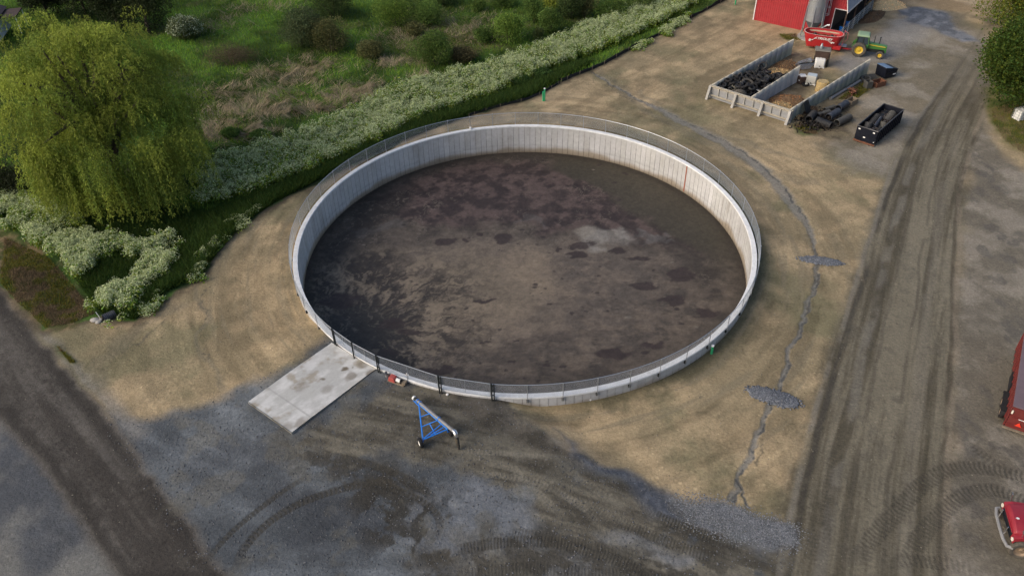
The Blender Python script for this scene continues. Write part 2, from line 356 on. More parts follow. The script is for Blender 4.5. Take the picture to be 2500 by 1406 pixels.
rr_ = mix(np.tile(col(.08, .07, .05), (len(x), 1)), np.tile(col(.18, .16, .118), (len(x), 1)), sst(.33, .68, st2 * .6 + st3 * .4))
rr_ = mix(rr_, np.tile(col(.065, .06, .05), (len(x), 1)), sst(.6, .8, mid) * .35)
rm = (1 - sst(.86, 1.2, np.abs(q) + (mid - .5) * .25)) * (1 - .75 * sst(78, 100, y))
G = mix(G, rr_, rm)
for off, wdt, amt, cc in ((.93, .16, .75, (.07, .06, .045)), (.99, .22, .5, (.24, .2, .15)), (-.82, .22, .8, (.055, .05, .042)), (-.94, .18, .55, (.18, .165, .14)), (.25, .12, .5, (.075, .066, .052)), (-.2, .12, .45, (.075, .066, .052)), (-.45, .35, .45, (.21, .195, .165)), (.5, .4, .35, (.2, .18, .145))):
    b_ = np.abs(vr - off * wd + (fbm(ur, vr * .1, 5, 3, 83 + int(off * 50)) - .5) * .5)
    G = mix(G, np.tile(col(*cc), (len(x), 1)), (1 - sst(wdt * .4, wdt * 1.6, b_)) * amt * (1 - .8 * sst(80, 100, y)) * sst(.25, .5, fbm(ur, vr * 2, 4, 3, 90 + int(off * 50))))
# blue gravel patches, straw coloured field far right, grass corner
def patch(P, c1, c2, soft=(-.5, .6), amt=1.0, sc=1.0, seed=0, warp=True):
    global G
    s_ = sdf_poly(P, wx if warp else x, wy if warp else y)
    cc = mix(np.tile(col(*c1), (len(x), 1)), np.tile(col(*c2), (len(x), 1)), sst(.35, .68, fbm(x, y, sc, 4, 100 + seed)))
    G = mix(G, cc, sst(soft[0], soft[1], s_) * amt)
patch(pp((2195, 25), (2240, 15), (2315, 35), (2340, 70), (2390, 100), (2340, 100), (2270, 70), (2205, 55)), (.11, .118, .135), (.19, .2, .22), seed=1)
patch(pp((2090, -10), (2160, -80), (2700, -80), (2420, 22), (2330, 32), (2250, 18), (2190, 12)), (.3, .22, .13), (.4, .31, .2), seed=2, sc=4)
patch(pp((2412, 255), (2418, 300), (2450, 350), (2520, 395), (3000, 500), (3300, 200), (2600, 60), (2430, 110)), (.075, .088, .022), (.15, .13, .055), seed=3, sc=1.4)
patch(pp((1640, 1216), (1700, 1212), (1790, 1232), (1860, 1262), (1945, 1285), (1955, 1335), (1890, 1332), (1760, 1305), (1680, 1270)), (.115, .125, .145), (.20, .21, .23), (-.4, .4), seed=4, sc=.35)
patch(pp((1370, 1072), (1500, 1142), (1640, 1212), (1690, 1265), (1640, 1262), (1540, 1215), (1420, 1120)), (.075, .083, .1), (.12, .128, .145), seed=5, sc=.4)
patch(pp((1080, 1240), (1150, 1190), (1230, 1230), (1300, 1320), (1130, 1330), (1010, 1290)), (.13, .142, .16), (.20, .21, .225), (-1.2, 1.2), .55, .8, 6)
patch(pp((960, 1380), (1300, 1360), (1500, 1380), (1500, 1440), (900, 1440)), (.11, .122, .14), (.18, .19, .20), (-1.2, 1.2), .5, .8, 7)
patch(pp((1480, 1300), (1600, 1310), (1740, 1370), (1700, 1395), (1560, 1350)), (.14, .15, .165), (.2, .205, .21), (-.5, .5), .7, .8, 8)
# tank wall's soft shade painted on the soil as an olive ring, pale dusty bands
rt = np.hypot(x - TC[0], y - TC[1]); ta = np.degrees(np.arctan2(y - TC[1], x - TC[0])) % 360
rgt = sst(268, 285, ta) + (1 - sst(40, 75, ta))
G = mix(G, np.tile(col(.085, .082, .05), (len(x), 1)), (1 - sst(20.4, 22.4, rt + (mid - .5) * 2)) * np.clip(rgt, 0, 1) * .75)
tyr = fbm(rt * 1.2, np.radians(ta) * 2.5, .7, 4, 130)
G = mix(G, np.tile(col(.2, .17, .115), (len(x), 1)), sst(.55, .75, tyr) * (1 - sst(22, 36, rt)) * (1 - sst(-1, 1, g)) * .6)
# wheel-worn arcs in the tan field
for pts, wdt, amt in ((((1450, 175), (1560, 250), (1660, 320), (1800, 380), (1900, 430), (2000, 440)), .5, .4), (((1560, 225), (1650, 290), (1760, 330), (1900, 380), (2080, 420)), .4, .4), (((260, 960), (230, 880), (330, 800), (440, 740)), .5, .35), (((540, 960), (490, 860), (490, 760), (470, 700)), .3, .45)):
    L_ = smooth_line(pp(*pts)); d_, v_, u_, n_ = line_uv(L_, wx, wy)
    G = mix(G, np.tile(col(.15, .135, .1), (len(x), 1)), (1 - sst(wdt * .3, wdt * 1.5, d_)) * amt)
# water-worn rill
RILL = smooth_line(pp((1440, 172), (1520, 222), (1600, 264), (1700, 312), (1780, 356), (1850, 402), (1900, 452), (1950, 522), (1985, 572), (1996, 622), (1990, 692), (1965, 772), (1925, 872), (1900, 942), (1880, 992), (1850, 1062), (1820, 1122), (1800, 1172), (1786, 1216)))
RB = smooth_line(pp((1800, 1178), (1812, 1205), (1828, 1236)))
for L_, wscale in ((RILL, 1), (RB, .7)):
    d_, v_, u_, n_ = line_uv(L_, x + (fbm(x, y, 1.3, 4, 141) - .5) * .9, y + (fbm(x, y, 1.3, 4, 142) - .5) * .9)
    wr = (.03 + .34 * fbm(u_, u_ * 0, 2.6, 4, 143)) * wscale
    wr = wr * .8 + .45 * (1 - sst(30, 46, u_)) * sst(8, 18, u_) * (wscale > .9)
    G = mix(G, np.tile(col(.19, .185, .168), (len(x), 1)), (1 - sst(wr * .5, wr * 1.7, d_)) * .8)
    G = mix(G, np.tile(col(.07, .072, .072), (len(x), 1)), (1 - sst(.03, .15, np.abs(v_ - wr * .6))) * (d_ < wr + .25) * sst(.4, .55, fbm(x, y, .8, 3, 144)) * .9)
    ZZ = ZZ - .06 * (1 - sst(wr * .6, wr * 1.6, d_)) * (rt > 21)
for i, pts in enumerate((((1460, 190), (1530, 240), (1600, 285), (1680, 330)), ((500, 700), (490, 760), (510, 830), (520, 880)), ((460, 740), (380, 800), (330, 850)), ((1995, 650), (1980, 740), (1955, 800)), ((1440, 195), (1500, 215), (1560, 250)), ((1860, 1080), (1840, 1110), (1850, 1125)))):
    d_, v_, u_, n_ = line_uv(smooth_line(pp(*pts)), x + (fbm(x, y, .9, 3, 145 + i) - .5) * 1.6, y + (fbm(x, y, .9, 3, 155 + i) - .5) * 1.6)
    G = mix(G, np.tile(col(.1, .09, .07), (len(x), 1)), (1 - sst(.03, .16, d_)) * .65 * sst(.38, .5, fbm(x, y, 1.3, 3, 165 + i)))
for (P_, c1, thr_, sd_) in ((pp((820, 1150), (960, 1170), (1080, 1230), (1110, 1320), (1000, 1350), (900, 1290), (830, 1210)), (.042, .038, .031), .50, 61), (pp((700, 1075), (800, 1120), (960, 1140), (1060, 1200), (1000, 1210), (840, 1170), (720, 1140)), (.05, .045, .036), .47, 62), (pp((1000, 1330), (1250, 1290), (1500, 1320), (1800, 1400), (1700, 1450), (1000, 1450)), (.06, .055, .045), .47, 63)):
    s_ = sdf_poly(P_, wx, wy); G = mix(G, np.tile(col(*c1), (len(x), 1)), sst(-1.2, .8, s_) * sst(thr_ - .04, thr_ + .05, fbm(x + y * .3, y * 1.2, 1.5, 5, 700 + sd_)) * .85)
WB = sdf_poly(pp((1040, 1215), (1140, 1180), (1260, 1200), (1290, 1290), (1200, 1345), (1060, 1340), (1000, 1290)), wx, wy)
G = mix(G, mix(np.tile(col(.13, .143, .16), (len(x), 1)), np.tile(col(.185, .195, .21), (len(x), 1)), mid), sst(-1.5, 1, WB) * sst(.42, .52, fbm(x, y, 1.4, 4, 706)) * .8)
G = mix(G, np.tile(col(.13, .122, .1), (len(x), 1)), sst(-.5, 1, g) * sst(.56, .68, fbm(x, y, 2.2, 5, 707)) * .45)
# tyre and crawler tracks
def track(pts, wdt, period, c, amt, chev=0.0, lug=.7, seed=0, brk=(.3, .6)):
    global G, ZZ
    L_ = smooth_line(pp(*pts)); lo = L_.min(0) - 2; hi = L_.max(0) + 2
    k = np.where((x > lo[0]) & (x < hi[0]) & (y > lo[1]) & (y < hi[1]))[0]
    if not len(k): return
    d_, v_, u_, n_ = line_uv(L_, x[k] + (mid[k] - .5) * .15, y[k] + (mid[k] - .5) * .15)
    m_ = (1 - sst(wdt * .42, wdt * .58, d_)) * sst(0, 1.2, u_) * (1 - sst(n_ - 3, n_, u_)) * sst(0, 3, u_)
    m_ = m_ * sst(brk[0], brk[1], fbm(x[k], y[k], 2.2, 4, 200 + seed) + .12) * 1.1
    lg = .5 + .5 * np.sin(2 * math.pi * (u_ / period + np.abs(v_) * chev))
    m_ = m_ * (1 - lug + lug * sst(.25, .75, lg)) * amt
    G[k] = mix(G[k], np.tile(col(*c), (len(k), 1)), m_); ZZ[k] -= .03 * m_
DK, LT = (.05, .046, .038), (.2, .185, .15)
track(((560, 1420), (600, 1320), (700, 1240), (830, 1195), (940, 1180), (1010, 1230)), .55, .3, DK, .8, 1.2, .4, 1, (.05, .35))
track(((480, 1420), (530, 1330), (620, 1250), (720, 1180), (790, 1155)), .4, .3, DK, .75, 1.2, .35, 2, (.05, .4))
track(((830, 1170), (960, 1195), (1060, 1240), (1080, 1290), (1040, 1340)), .5, .3, DK, .8, 1, .35, 3, (.1, .4))
track(((830, 1120), (930, 1145), (1030, 1195), (1100, 1260)), .6, .3, DK, .75, 1, .3, 4, (.1, .45))
track(((990, 1385), (1100, 1345), (1250, 1318), (1400, 1330), (1560, 1385), (1650, 1430)), .75, .2, DK, .8, 0, .6, 5)
track(((1180, 1290), (1300, 1305), (1450, 1330), (1600, 1365)), .6, .2, DK, .5, 0, .6, 6)
track(((1520, 1225), (1600, 1262), (1720, 1305), (1850, 1345)), .85, .2, DK, .85, 0, .6, 7)
track(((1380, 1210), (1500, 1270), (1650, 1330), (1830, 1385)), .8, .2, DK, .6, 0, .6, 8)
track(((1050, 1400), (1300, 1385), (1500, 1400), (1700, 1420)), .8, .2, DK, .6, 0, .6, 9)
track(((1080, 1108), (1180, 1116), (1300, 1122), (1400, 1128)), .4, .24, LT, .6, 1, .5, 10)
track(((1130, 1160), (1220, 1168), (1320, 1185), (1420, 1240), (1480, 1300)), .5, .24, LT, .65, 1, .5, 11)
track(((1190, 1115), (1260, 1160), (1320, 1215), (1400, 1290)), .5, .24, LT, .5, 1, .5, 12)
track(((1330, 1120), (1450, 1200), (1560, 1260)), .5, .24, LT, .4, 1, .5, 13)
for i, pts in enumerate((((2680, 1215), (2510, 1168), (2440, 1148), (2370, 1140), (2300, 1150), (2240, 1190), (2200, 1240), (2130, 1310), (2080, 1400)), ((2680, 1290), (2510, 1228), (2450, 1200), (2400, 1195), (2340, 1215), (2280, 1270), (2240, 1320), (2200, 1400)), ((2330, 1040), (2370, 1090), (2430, 1130), (2510, 1160)), ((2390, 1175), (2440, 1200), (2510, 1240)), ((2120, 1375), (2220, 1365), (2320, 1375), (2420, 1400)), ((2010, 1400), (2020, 1300), (2015, 1200), (2045, 1060)), ((1975, 1420), (1980, 1340), (2000, 1240)))):
    track(pts, (1.05, 1.05, .6, .5, .9, .5, .7)[i], .30, DK, (.55, .55, .5, .42, .5, .4, .5)[i], 0.7 if i < 4 else 0, .8, 30 + i, (.2, .45) if i < 2 else (.3, .6))
track(((2330, 660), (2400, 700), (2450, 740)), .25, .3, DK, .4, 0, .2, 40)
track(((2310, 410), (2360, 408), (2410, 420)), .4, .3, DK, .6, 0, .2, 41)
# litter and dark damp soil round the junk and in the bunker
patch(pp((1985, 330), (2040, 345), (2085, 300), (2100, 220), (2160, 200), (2120, 190), (2050, 235), (1960, 300)), (.06, .05, .035), (.13, .11, .07), (-.6, .8), .75, .8, 11)
patch(pp((1935, 305), (1960, 330), (2000, 330), (1975, 300)), (.05, .08, .02), (.07, .1, .03), (-.4, .4), .8, .6, 12)
patch(pp((2040, 245), (2090, 245), (2140, 210), (2110, 200), (2060, 225)), (.06, .075, .025), (.1, .1, .045), (-.4, .4), .75, .6, 13)
patch(pp((1750, 205), (1835, 232), (1925, 265), (2010, 205), (2000, 150), (1935, 120)), (.09, .07, .05), (.17, .14, .1), (-.3, .5), .8, .8, 14)
patch(pp((1905, 85), (1945, 85), (1952, 100), (1915, 98)), (.04, .06, .015), (.08, .09, .03), (-.6, .6), .8, .6, 15)
patch(pp((2040, 70), (2060, 80), (2150, 40), (2130, 20)), (.05, .04, .03), (.09, .075, .055), (-.8, .8), .8, .8, 16)
patch(pp((135, 840), (185, 885), (175, 888), (140, 860)), (.05, .075, .02), (.08, .1, .03), (-.3, .3), .8, .5, 17, False)
patch(pp((1680, 210), (1720, 240), (1780, 250), (1700, 262)), (.12, .12, .06), (.15, .14, .08), (-1, 1.5), .5, .8, 18)
# vegetation floor
vs_ = sdf_poly(VEG, x + (fbm(x, y, 1.0, 3, 171) - .5) * 1.1, y + (fbm(x, y, 1.0, 3, 172) - .5) * 1.1)
vc = mix(np.tile(col(.03, .06, .013), (len(x), 1)), np.tile(col(.065, .125, .024), (len(x), 1)), sst(.35, .7, fbm(x, y, 4, 4, 173)))
vc = mix(vc, np.tile(col(.15, .12, .07), (len(x), 1)), sst(.62, .74, fbm(x, y, 4, 5, 174)) * .35)
G = mix(G, np.tile(col(.075, .06, .042), (len(x), 1)), sst(-1.0, -.1, vs_) * .75)
G = mix(G, vc, sst(-.15, .35, vs_))
patch(pp((-60, 545), (30, 555), (110, 610), (180, 690), (225, 760), (180, 790), (112, 795), (40, 720), (-60, 640)), (.07, .075, .025), (.21, .15, .085), (-.5, .6), .9, .9, 19)
patch(pp((-600, 100), (0, 90), (160, 110), (60, 330), (60, 420), (-300, 500)), (.022, .032, .012), (.035, .05, .016), (-1, 1), .9, 1.5, 20)
patch(pp((980, 0), (1120, 40), (1230, 100), (1120, 130), (1000, 160), (960, 110)), (.075, .085, .025), (.19, .15, .085), (-2, 2), .8, 1.2, 21)
BANKP = pp((500, 500), (640, 458), (760, 416), (860, 372), (1050, 282), (1230, 222), (1330, 172), (1400, 145), (1451, 160), (1350, 208), (1290, 240), (1150, 280), (980, 343), (830, 415), (680, 490), (600, 542), (480, 682), (400, 718), (330, 782), (250, 770), (150, 600), (60, 540), (0, 500), (150, 480))
patch(BANKP, (.010, .022, .007), (.02, .042, .012), (-.3, .3), .92, 1.2, 22)
G = np.clip(G * (1 + (fine[:, None] - .5) * .45 * sst(.3, .7, fbm(x, y, 2.5, 3, 25))[:, None]) * (1 + (mid[:, None] - .5) * .3) * (1 + (huge[:, None] - .5) * .25), .004, .8)
nx, ny = len(us), len(ys)
ii = np.arange(nx * ny).reshape(ny, nx); Fq = np.stack([ii[:-1, :-1], ii[:-1, 1:], ii[1:, 1:], ii[1:, :-1]], -1).reshape(-1, 4)
keep = ~(np.all(rt[Fq] < 20.06, axis=1)); Fq = Fq[keep]
tag(np_mesh('ground', np.stack([XX, YY, ZZ], 1), Fq, M_soil, smooth=True, col=G), kind='structure')

# concrete loading slab beside the tank, two bays with a joint
S0, S1, S2, S3 = [atg(*p) for p in ((607, 985), (713, 1060), (918, 902), (810, 838))]
def slab_mesh():
    n, m_ = 90, 120; V = []; 
    for i in range(n + 1):
        for j in range(m_ + 1):
            u, v = i / n, j / m_
            p = (S0 * (1 - u) + S1 * u) * (1 - v) + (S3 * (1 - u) + S2 * u) * (v); V.append(p)
    V = np.array([tuple(p) for p in V])
    d = V[:, :2] - np.array(TC); r_ = np.hypot(d[:, 0], d[:, 1]); k = r_ < 20.22
    V[k, :2] = np.array(TC) + d[k] / r_[k][:, None] * 20.22
    px_, py_ = V[:, 0], V[:, 1]
    zb = gh(px_, py_); V[:, 2] = zb.max() * .35 + zb * .65 + .07
    edge = np.zeros(len(V), bool); I = np.arange(len(V)).reshape(n + 1, m_ + 1)
    c = np.tile(col(.40, .40, .385), (len(V), 1))
    c = mix(c, np.tile(col(.52, .52, .51), (len(V), 1)), sst(.35, .7, fbm(px_ + py_ * .6, py_ * 2 - px_ * 1.4, 1.6, 4, 301)))
    c = mix(c, np.tile(col(.27, .235, .18), (len(V), 1)), sst(.56, .76, fbm(px_, py_, 1.1, 5, 302)) * .75)
    for (qx, qy, rr, a_) in ((843, 900, .22, .9), (862, 896, .12, 1), (790, 925, .28, .8), (783, 927, .12, .9), (855, 918, .45, .6), (800, 950, .5, .35), (735, 945, .6, .35), (885, 890, .5, .5), (905, 912, .4, .7), (740, 1035, .6, .55), (700, 1045, .5, .5)):
        p = atg(qx, qy, .1); dd = np.hypot((px_ - p.x), (py_ - p.y)) + (fbm(px_, py_, .5, 3, 303) - .5) * .5
        c = mix(c, np.tile(col(.12, .095, .065), (len(V), 1)), (1 - sst(rr * .5, rr * 1.2, dd)) * a_)
    u_ = np.repeat(np.arange(n + 1) / n, m_ + 1); v_ = np.tile(np.arange(m_ + 1) / m_, n + 1)
    c = mix(c, np.tile(col(.3, .3, .29), (len(V), 1)), (1 - sst(.004, .012, np.abs(v_ - .22))) * .6)
    F = np.stack([I[:-1, :-1], I[1:, :-1], I[1:, 1:], I[:-1, 1:]], -1).reshape(-1, 4)
    rim = np.concatenate([I[:, 0], I[-1, 1:], I[-2::-1, -1], I[0, -2:0:-1]]); lo = V[rim].copy(); lo[:, 2] -= .5
    nb = len(V); V2 = np.vstack([V, lo]); c2 = np.vstack([c, c[rim] * .7]); k = np.arange(len(rim)); k2 = (k + 1) % len(rim)
    F2 = np.stack([rim[k], rim[k2], nb + k2, nb + k], -1)
    return V2, np.vstack([F, F2]), c2
_V, _F, _c = slab_mesh()
tag(np_mesh('concrete_pavement', _V, _F, tone_mat('slab_concrete', .8, .08, 4, .1, 15, .01), col=_c), kind='structure')

# ------------------------------------------------------------------ slurry tank
def tank_xy(r, a): return (TC[0] + r * math.cos(a), TC[1] + r * math.sin(a))
def ang_of(px, py, z, r=None):
    p = at(px, py, z); return math.atan2(p[1] - TC[1], p[0] - TC[0])
tank = thing('slurry_tank', 'large round concrete slurry tank with a pale rim, half full of dark manure', 'tank', (TC[0], TC[1], 0))
SZ = -2.26
def panel_ring(r, z0, z1, inward, n=208, nz=10):
    V = []; F = []; Cc = []; g_ = .035 / r
    for i in range(n):
        a0 = 2 * math.pi * i / n; a1 = 2 * math.pi * (i + 1) / n
        tone = (.46 + .035 * (rng.random() - .5) + (.05 if rng.random() < .05 else 0)) * np.array([1, .99, .965 + .03 * rng.random()])
        if not inward: tone = tone * .95
        rg = r + (.008 if inward else -.008)
        for (aa, ab, ra, rb, dk) in ((a0, a0 + g_ * .5, rg, rg, .84), (a0 + g_ * .5, a0 + g_ * .5001, rg, r, .9), (a0 + g_, (a0 + a1) / 2, r, r, 1), ((a0 + a1) / 2, a1 - g_ * .5, r, r, 1), (a1 - g_ * .5, a1, r, rg, .8)):
            b = len(V)
            for k in range(nz + 1):
                z = z0 + (z1 - z0) * k / nz
                for (a, rr_) in ((aa, ra), (ab, rb)):
                    V.append((rr_ * math.cos(a), rr_ * math.sin(a), z)); Cc.append(tone * dk)
            for k in range(nz):
                q = (b + 2 * k, b + 2 * k + 1, b + 2 * k + 3, b + 2 * k + 2); F.append(q if not inward else q[::-1])
    V = np.array(V); Cc = np.array(Cc)
    th = np.arctan2(V[:, 1], V[:, 0]) * r; z = V[:, 2]
    if inward:
        st_ = fbm(th, z * .5, 2.5, 4, 311)
        m_ = 1 - sst(SZ + .25, SZ + .85, z + (st_ - .5) * .9)
        Cc = mix(Cc, np.tile(col(.215, .165, .105), (len(V), 1)), m_ * .8)
        Cc = mix(Cc, np.tile(col(.09, .07, .05), (len(V), 1)), (1 - sst(SZ + .05, SZ + .2, z)) * .8)
        Cc = mix(Cc, Cc * .82, (1 - sst(.03, .06, np.abs(z - (SZ + .95)))) * .6)
        Cc = mix(Cc, np.tile(col(.2, .17, .13), (len(V), 1)), sst(.55, .78, fbm(th, z * .18, .8, 4, 312)) * .28)
        Cc = Cc * (1 + (fbm(th, z, 3.0, 4, 314)[:, None] - .5) * .35)
    else:
        m_ = 1 - sst(-.05, .45, z + (fbm(th, z, 1.5, 4, 313) - .5) * .8)
        Cc = mix(Cc, np.tile(col(.24, .18, .115), (len(V), 1)), m_ * .65)
    return V, np.array(F), Cc
_V, _F, _c = panel_ring(19.84, -2.7, .845, True, nz=18)
np_mesh('inner_wall', _V, _F, M_concw, tank, col=_c)
_V, _F, _c = panel_ring(TR, -.6, .845, False, nz=6)
np_mesh('outer_wall', _V, _F, M_concw, tank, col=_c)
m = MB(); m.lathe([(19.81, .84), (20.23, .84), (20.23, .97), (20.215, .985), (19.825, .985), (19.81, .97)], n=312, closed=True)
m.build('rim', M_cap, tank, smooth=True)
def arc_strip(name, r, a0, a1, z0, z1, th, m_, parent):
    b = MB(); rings = []
    for k in range(3):
        a = a0 + (a1 - a0) * k / 2
        rings.append([(rr * math.cos(a), rr * math.sin(a), z) for rr, z in ((r, z0), (r, z1), (r - th, z1), (r - th, z0))])
    b.loft(rings); return b.build(name, m_, parent)
_a = ang_of(1664, 440, -.6)
arc_strip('depth_stripe', 19.836, _a - .0038, _a + .0038, -2.1, .82, .006, mat('orange_paint', (.27, .09, .055), .7, var=.25, sc=6), tank)
# the crusted manure
n_ = 420; gx = np.linspace(-19.83, 19.83, n_); X2, Y2 = np.meshgrid(gx, gx); X2 = X2.ravel(); Y2 = Y2.ravel()
I = np.arange(n_ * n_).reshape(n_, n_); F = np.stack([I[:-1, :-1], I[:-1, 1:], I[1:, 1:], I[1:, :-1]], -1).reshape(-1, 4)
r2 = np.hypot(X2, Y2); F = F[np.any(r2[F] < 19.8, axis=1)]
k = r2 > 19.86; X2[k] *= 19.86 / r2[k]; Y2[k] *= 19.86 / r2[k]
sx, sy = X2 + TC[0], Y2 + TC[1]; n0 = len(sx)
def sp(*pts): return pp(*pts, z=SZ)
swx = sx + (fbm(sx, sy, 2.2, 4, 401) - .5) * 3.6; swy = sy + (fbm(sx, sy, 2.2, 4, 402) - .5) * 3.6
s_mid = fbm(sx, sy, 1.1, 5, 403); s_f = fbm(sx, sy, .3, 3, 404); s_b = fbm(sx, sy, 6, 4, 405)
def T(*c): return np.tile(col(*c), (n0, 1))
S = mix(T(.042, .035, .029), T(.088, .072, .057), sst(.35, .68, s_b * .55 + s_mid * .45))
CR = sdf_poly(sp((930, 480), (1000, 430), (1150, 400), (1330, 395), (1420, 430), (1520, 470), (1600, 540), (1680, 620), (1600, 600), (1480, 570), (1380, 560), (1250, 550), (1100, 560), (960, 540)), swx, swy)
crc = mix(T(.035, .025, .024), T(.085, .060, .054), sst(.36, .66, s_mid))
S = mix(S, crc, sst(-1.5, 1.5, CR) * .85)
LTP = sdf_poly(sp((1010, 640), (1120, 615), (1320, 620), (1360, 700), (1330, 760), (1280, 800), (1160, 830), (1040, 800), (1010, 720)), swx, swy)
S = mix(S, mix(T(.14, .113, .083), T(.21, .165, .115), sst(.35, .65, s_b)), sst(-3.5, 2.5, LTP) * .95)
MIDB = sdf_poly(sp((1000, 600), (1200, 585), (1500, 600), (1620, 640), (1560, 760), (1480, 830), (1200, 850), (980, 780)), swx, swy)
S = mix(S, T(.125, .103, .084), sst(-3, 2, MIDB) * .8)
LOWT = sdf_poly(sp((860, 760), (1000, 640), (1350, 600), (1620, 640), (1770, 720), (1700, 810), (1500, 900), (1250, 930), (1050, 910)), swx, swy)
S0_ = S
S = mix(S, mix(T(.072, .06, .05), T(.125, .10, .078), sst(.36, .64, s_mid)), sst(-2, 2, LOWT) * .6)
S = mix(S, mix(T(.15, .122, .09), T(.205, .163, .118), sst(.35, .65, s_b)), sst(-2.5, 2.5, LTP) * .88)
dkl = np.hypot(sx - sp((800, 640))[0][0], (sy - sp((800, 640))[0][1]))
S = mix(S, T(.028, .024, .021), sst(-1, 2.5, sdf_poly(sp((740, 680), (760, 600), (820, 530), (930, 470), (1010, 430), (1010, 520), (900, 600), (840, 680), (800, 740), (760, 760)), swx, swy)) * .9)  # shadow of the left wall, painted dark into the slurry colour
# fan of pushed crust from the loading point
fp = sp((880, 800))[0]; fx, fy = sx - fp[0], sy - fp[1]; fr_ = np.hypot(fx, fy); fa = np.arctan2(fy, fx)
fan = fbm(fr_ * .42 + (s_f - .5) * .4, fa * 8 + (s_mid - .5) * 3 + (s_f - .5) * .6, .8, 5, 411); fm = (1 - sst(6.0, 12, fr_ + (s_b - .5) * 4)) * sst(1.2, 3.5, fr_)
S = mix(S, T(.034, .028, .024), fm * sst(.46, .56, fan) * .8)
S = mix(S, T(.2, .16, .115), fm * (1 - sst(.36, .47, fan)) * .75)
S = mix(S, T(.032, .029, .026), (1 - sst(2.4, 5.0, fr_ + (s_mid - .5) * 2.5)) * .9)
fan2 = fbm(fr_ * 1.0 + (s_f - .5) * .6, fa * 20 + (s_mid - .5) * 5, .9, 4, 412); fm2 = (1 - sst(7, 14, fr_ + (s_b - .5) * 5)) * sst(1.8, 4, fr_)
S = mix(S, T(.17, .138, .1), fm2 * sst(.56, .62, fan2) * .6); S = mix(S, T(.03, .026, .023), fm2 * (1 - sst(.38, .44, fan2)) * .6)
flk = fbm(sx * 1.0 + sy * .3, sy * 1.9, .75, 4, 413); calm = 1 - .85 * sst(-2, 2, LTP); S = mix(S, S * .6, sst(.62, .67, flk) * .4 * calm); S = mix(S, np.minimum(S * 1.25, .3), (1 - sst(.33, .38, flk)) * .4 * calm)
# streaks and veins of lighter scum
ve = np.abs(fbm(swx, swy, 1.5, 5, 421) - .5); S = mix(S, T(.15, .125, .1), (1 - sst(.006, .024, ve)) * .5 * sst(.5, .62, fbm(sx, sy, 4, 3, 422)))
ve2 = np.abs(fbm(sx * .4 + sy * .15, sy * 1.8, 1.2, 5, 423) - .5)
LOW = sdf_poly(sp((1000, 880), (1150, 800), (1400, 780), (1600, 740), (1780, 700), (1700, 820), (1500, 900), (1250, 930)), swx, swy)
S = mix(S, T(.145, .115, .085), (1 - sst(.012, .045, ve2)) * .45 * sst(-2, 2, LOW))
S = mix(S, T(.05, .041, .035), sst(.54, .66, fbm(sx * .5, sy * 1.4, 1.6, 5, 424)) * .5 * sst(-2, 2, LOW))
# smooth dark olive band along the far and right wall, darker rim all round
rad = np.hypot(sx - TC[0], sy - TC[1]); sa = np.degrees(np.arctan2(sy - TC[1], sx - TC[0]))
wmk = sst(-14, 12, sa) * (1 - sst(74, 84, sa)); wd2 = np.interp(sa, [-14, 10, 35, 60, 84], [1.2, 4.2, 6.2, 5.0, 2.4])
oband = sst(19.84 - wd2 - 1.2, 19.84 - wd2 + .3, rad + (fbm(sx, sy, 2.5, 4, 431) - .5) * 3.2)
S = mix(S, mix(T(.040, .036, .027), T(.058, .05, .036), s_b), oband * wmk * .93)
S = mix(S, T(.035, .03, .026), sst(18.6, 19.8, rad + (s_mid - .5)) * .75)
# pale gravelly hump and islands
for (qx, qy, rx, ry, a_, cc) in ((1465, 582, 2.9, 2.2, 1.0, (.19, .175, .155)), (1440, 570, 2.0, 1.2, .6, (.21, .185, .15)), (1600, 585, 1.7, 1.0, .55, (.12, .118, .112)), (1560, 570, 1.0, .6, .5, (.12, .118, .112)), (1640, 600, .9, .5, .5, (.115, .113, .11)), (960, 560, 2.0, .9, .4, (.1, .095, .09)), (900, 570, 1.5, .9, .35, (.09, .085, .08)), (1290, 540, 1.5, .7, .4, (.1, .095, .09))):
    p = sp((qx, qy))[0]; dd = np.hypot((swx - p[0]) / rx, (swy - p[1]) / ry)
    S = mix(S, T(*cc), (1 - sst(.55, 1.1, dd)) * a_ * (.55 + .45 * sst(.3, .6, s_mid)))
for (qx, qy, rx, ry) in ((1085, 590, .9, .8), (1228, 582, 1.1, .9), (1165, 575, .5, .4), (1140, 585, .5, .5), (1420, 600, 1.2, .55), (1410, 622, 1.3, .6), (1560, 632, 1.2, .45), (1505, 615, .9, .5), (1665, 670, 1.5, 1.0), (1365, 608, .3, .5), (1180, 733, 1.0, .3), (1640, 735, 1.6, .6), (1570, 700, 1.6, .6), (1720, 765, 1.2, .8), (1500, 862, 1.6, .7), (1590, 845, 1.2, .5), (965, 790, 1.4, .7), (1000, 810, 1.3, .5), (1062, 905, 1.6, .7), (830, 735, 1.8, 1.2), (950, 860, 1.2, .4)):
    p = sp((qx, qy))[0]; dd = np.hypot((sx + (s_mid - .5) * 1.6 - p[0]) / rx, (sy + (s_mid - .5) * 1.2 - p[1]) / ry)
    S = mix(S, T(.038, .028, .026), (1 - sst(.75, 1.05, dd)) * .9)
spn = None
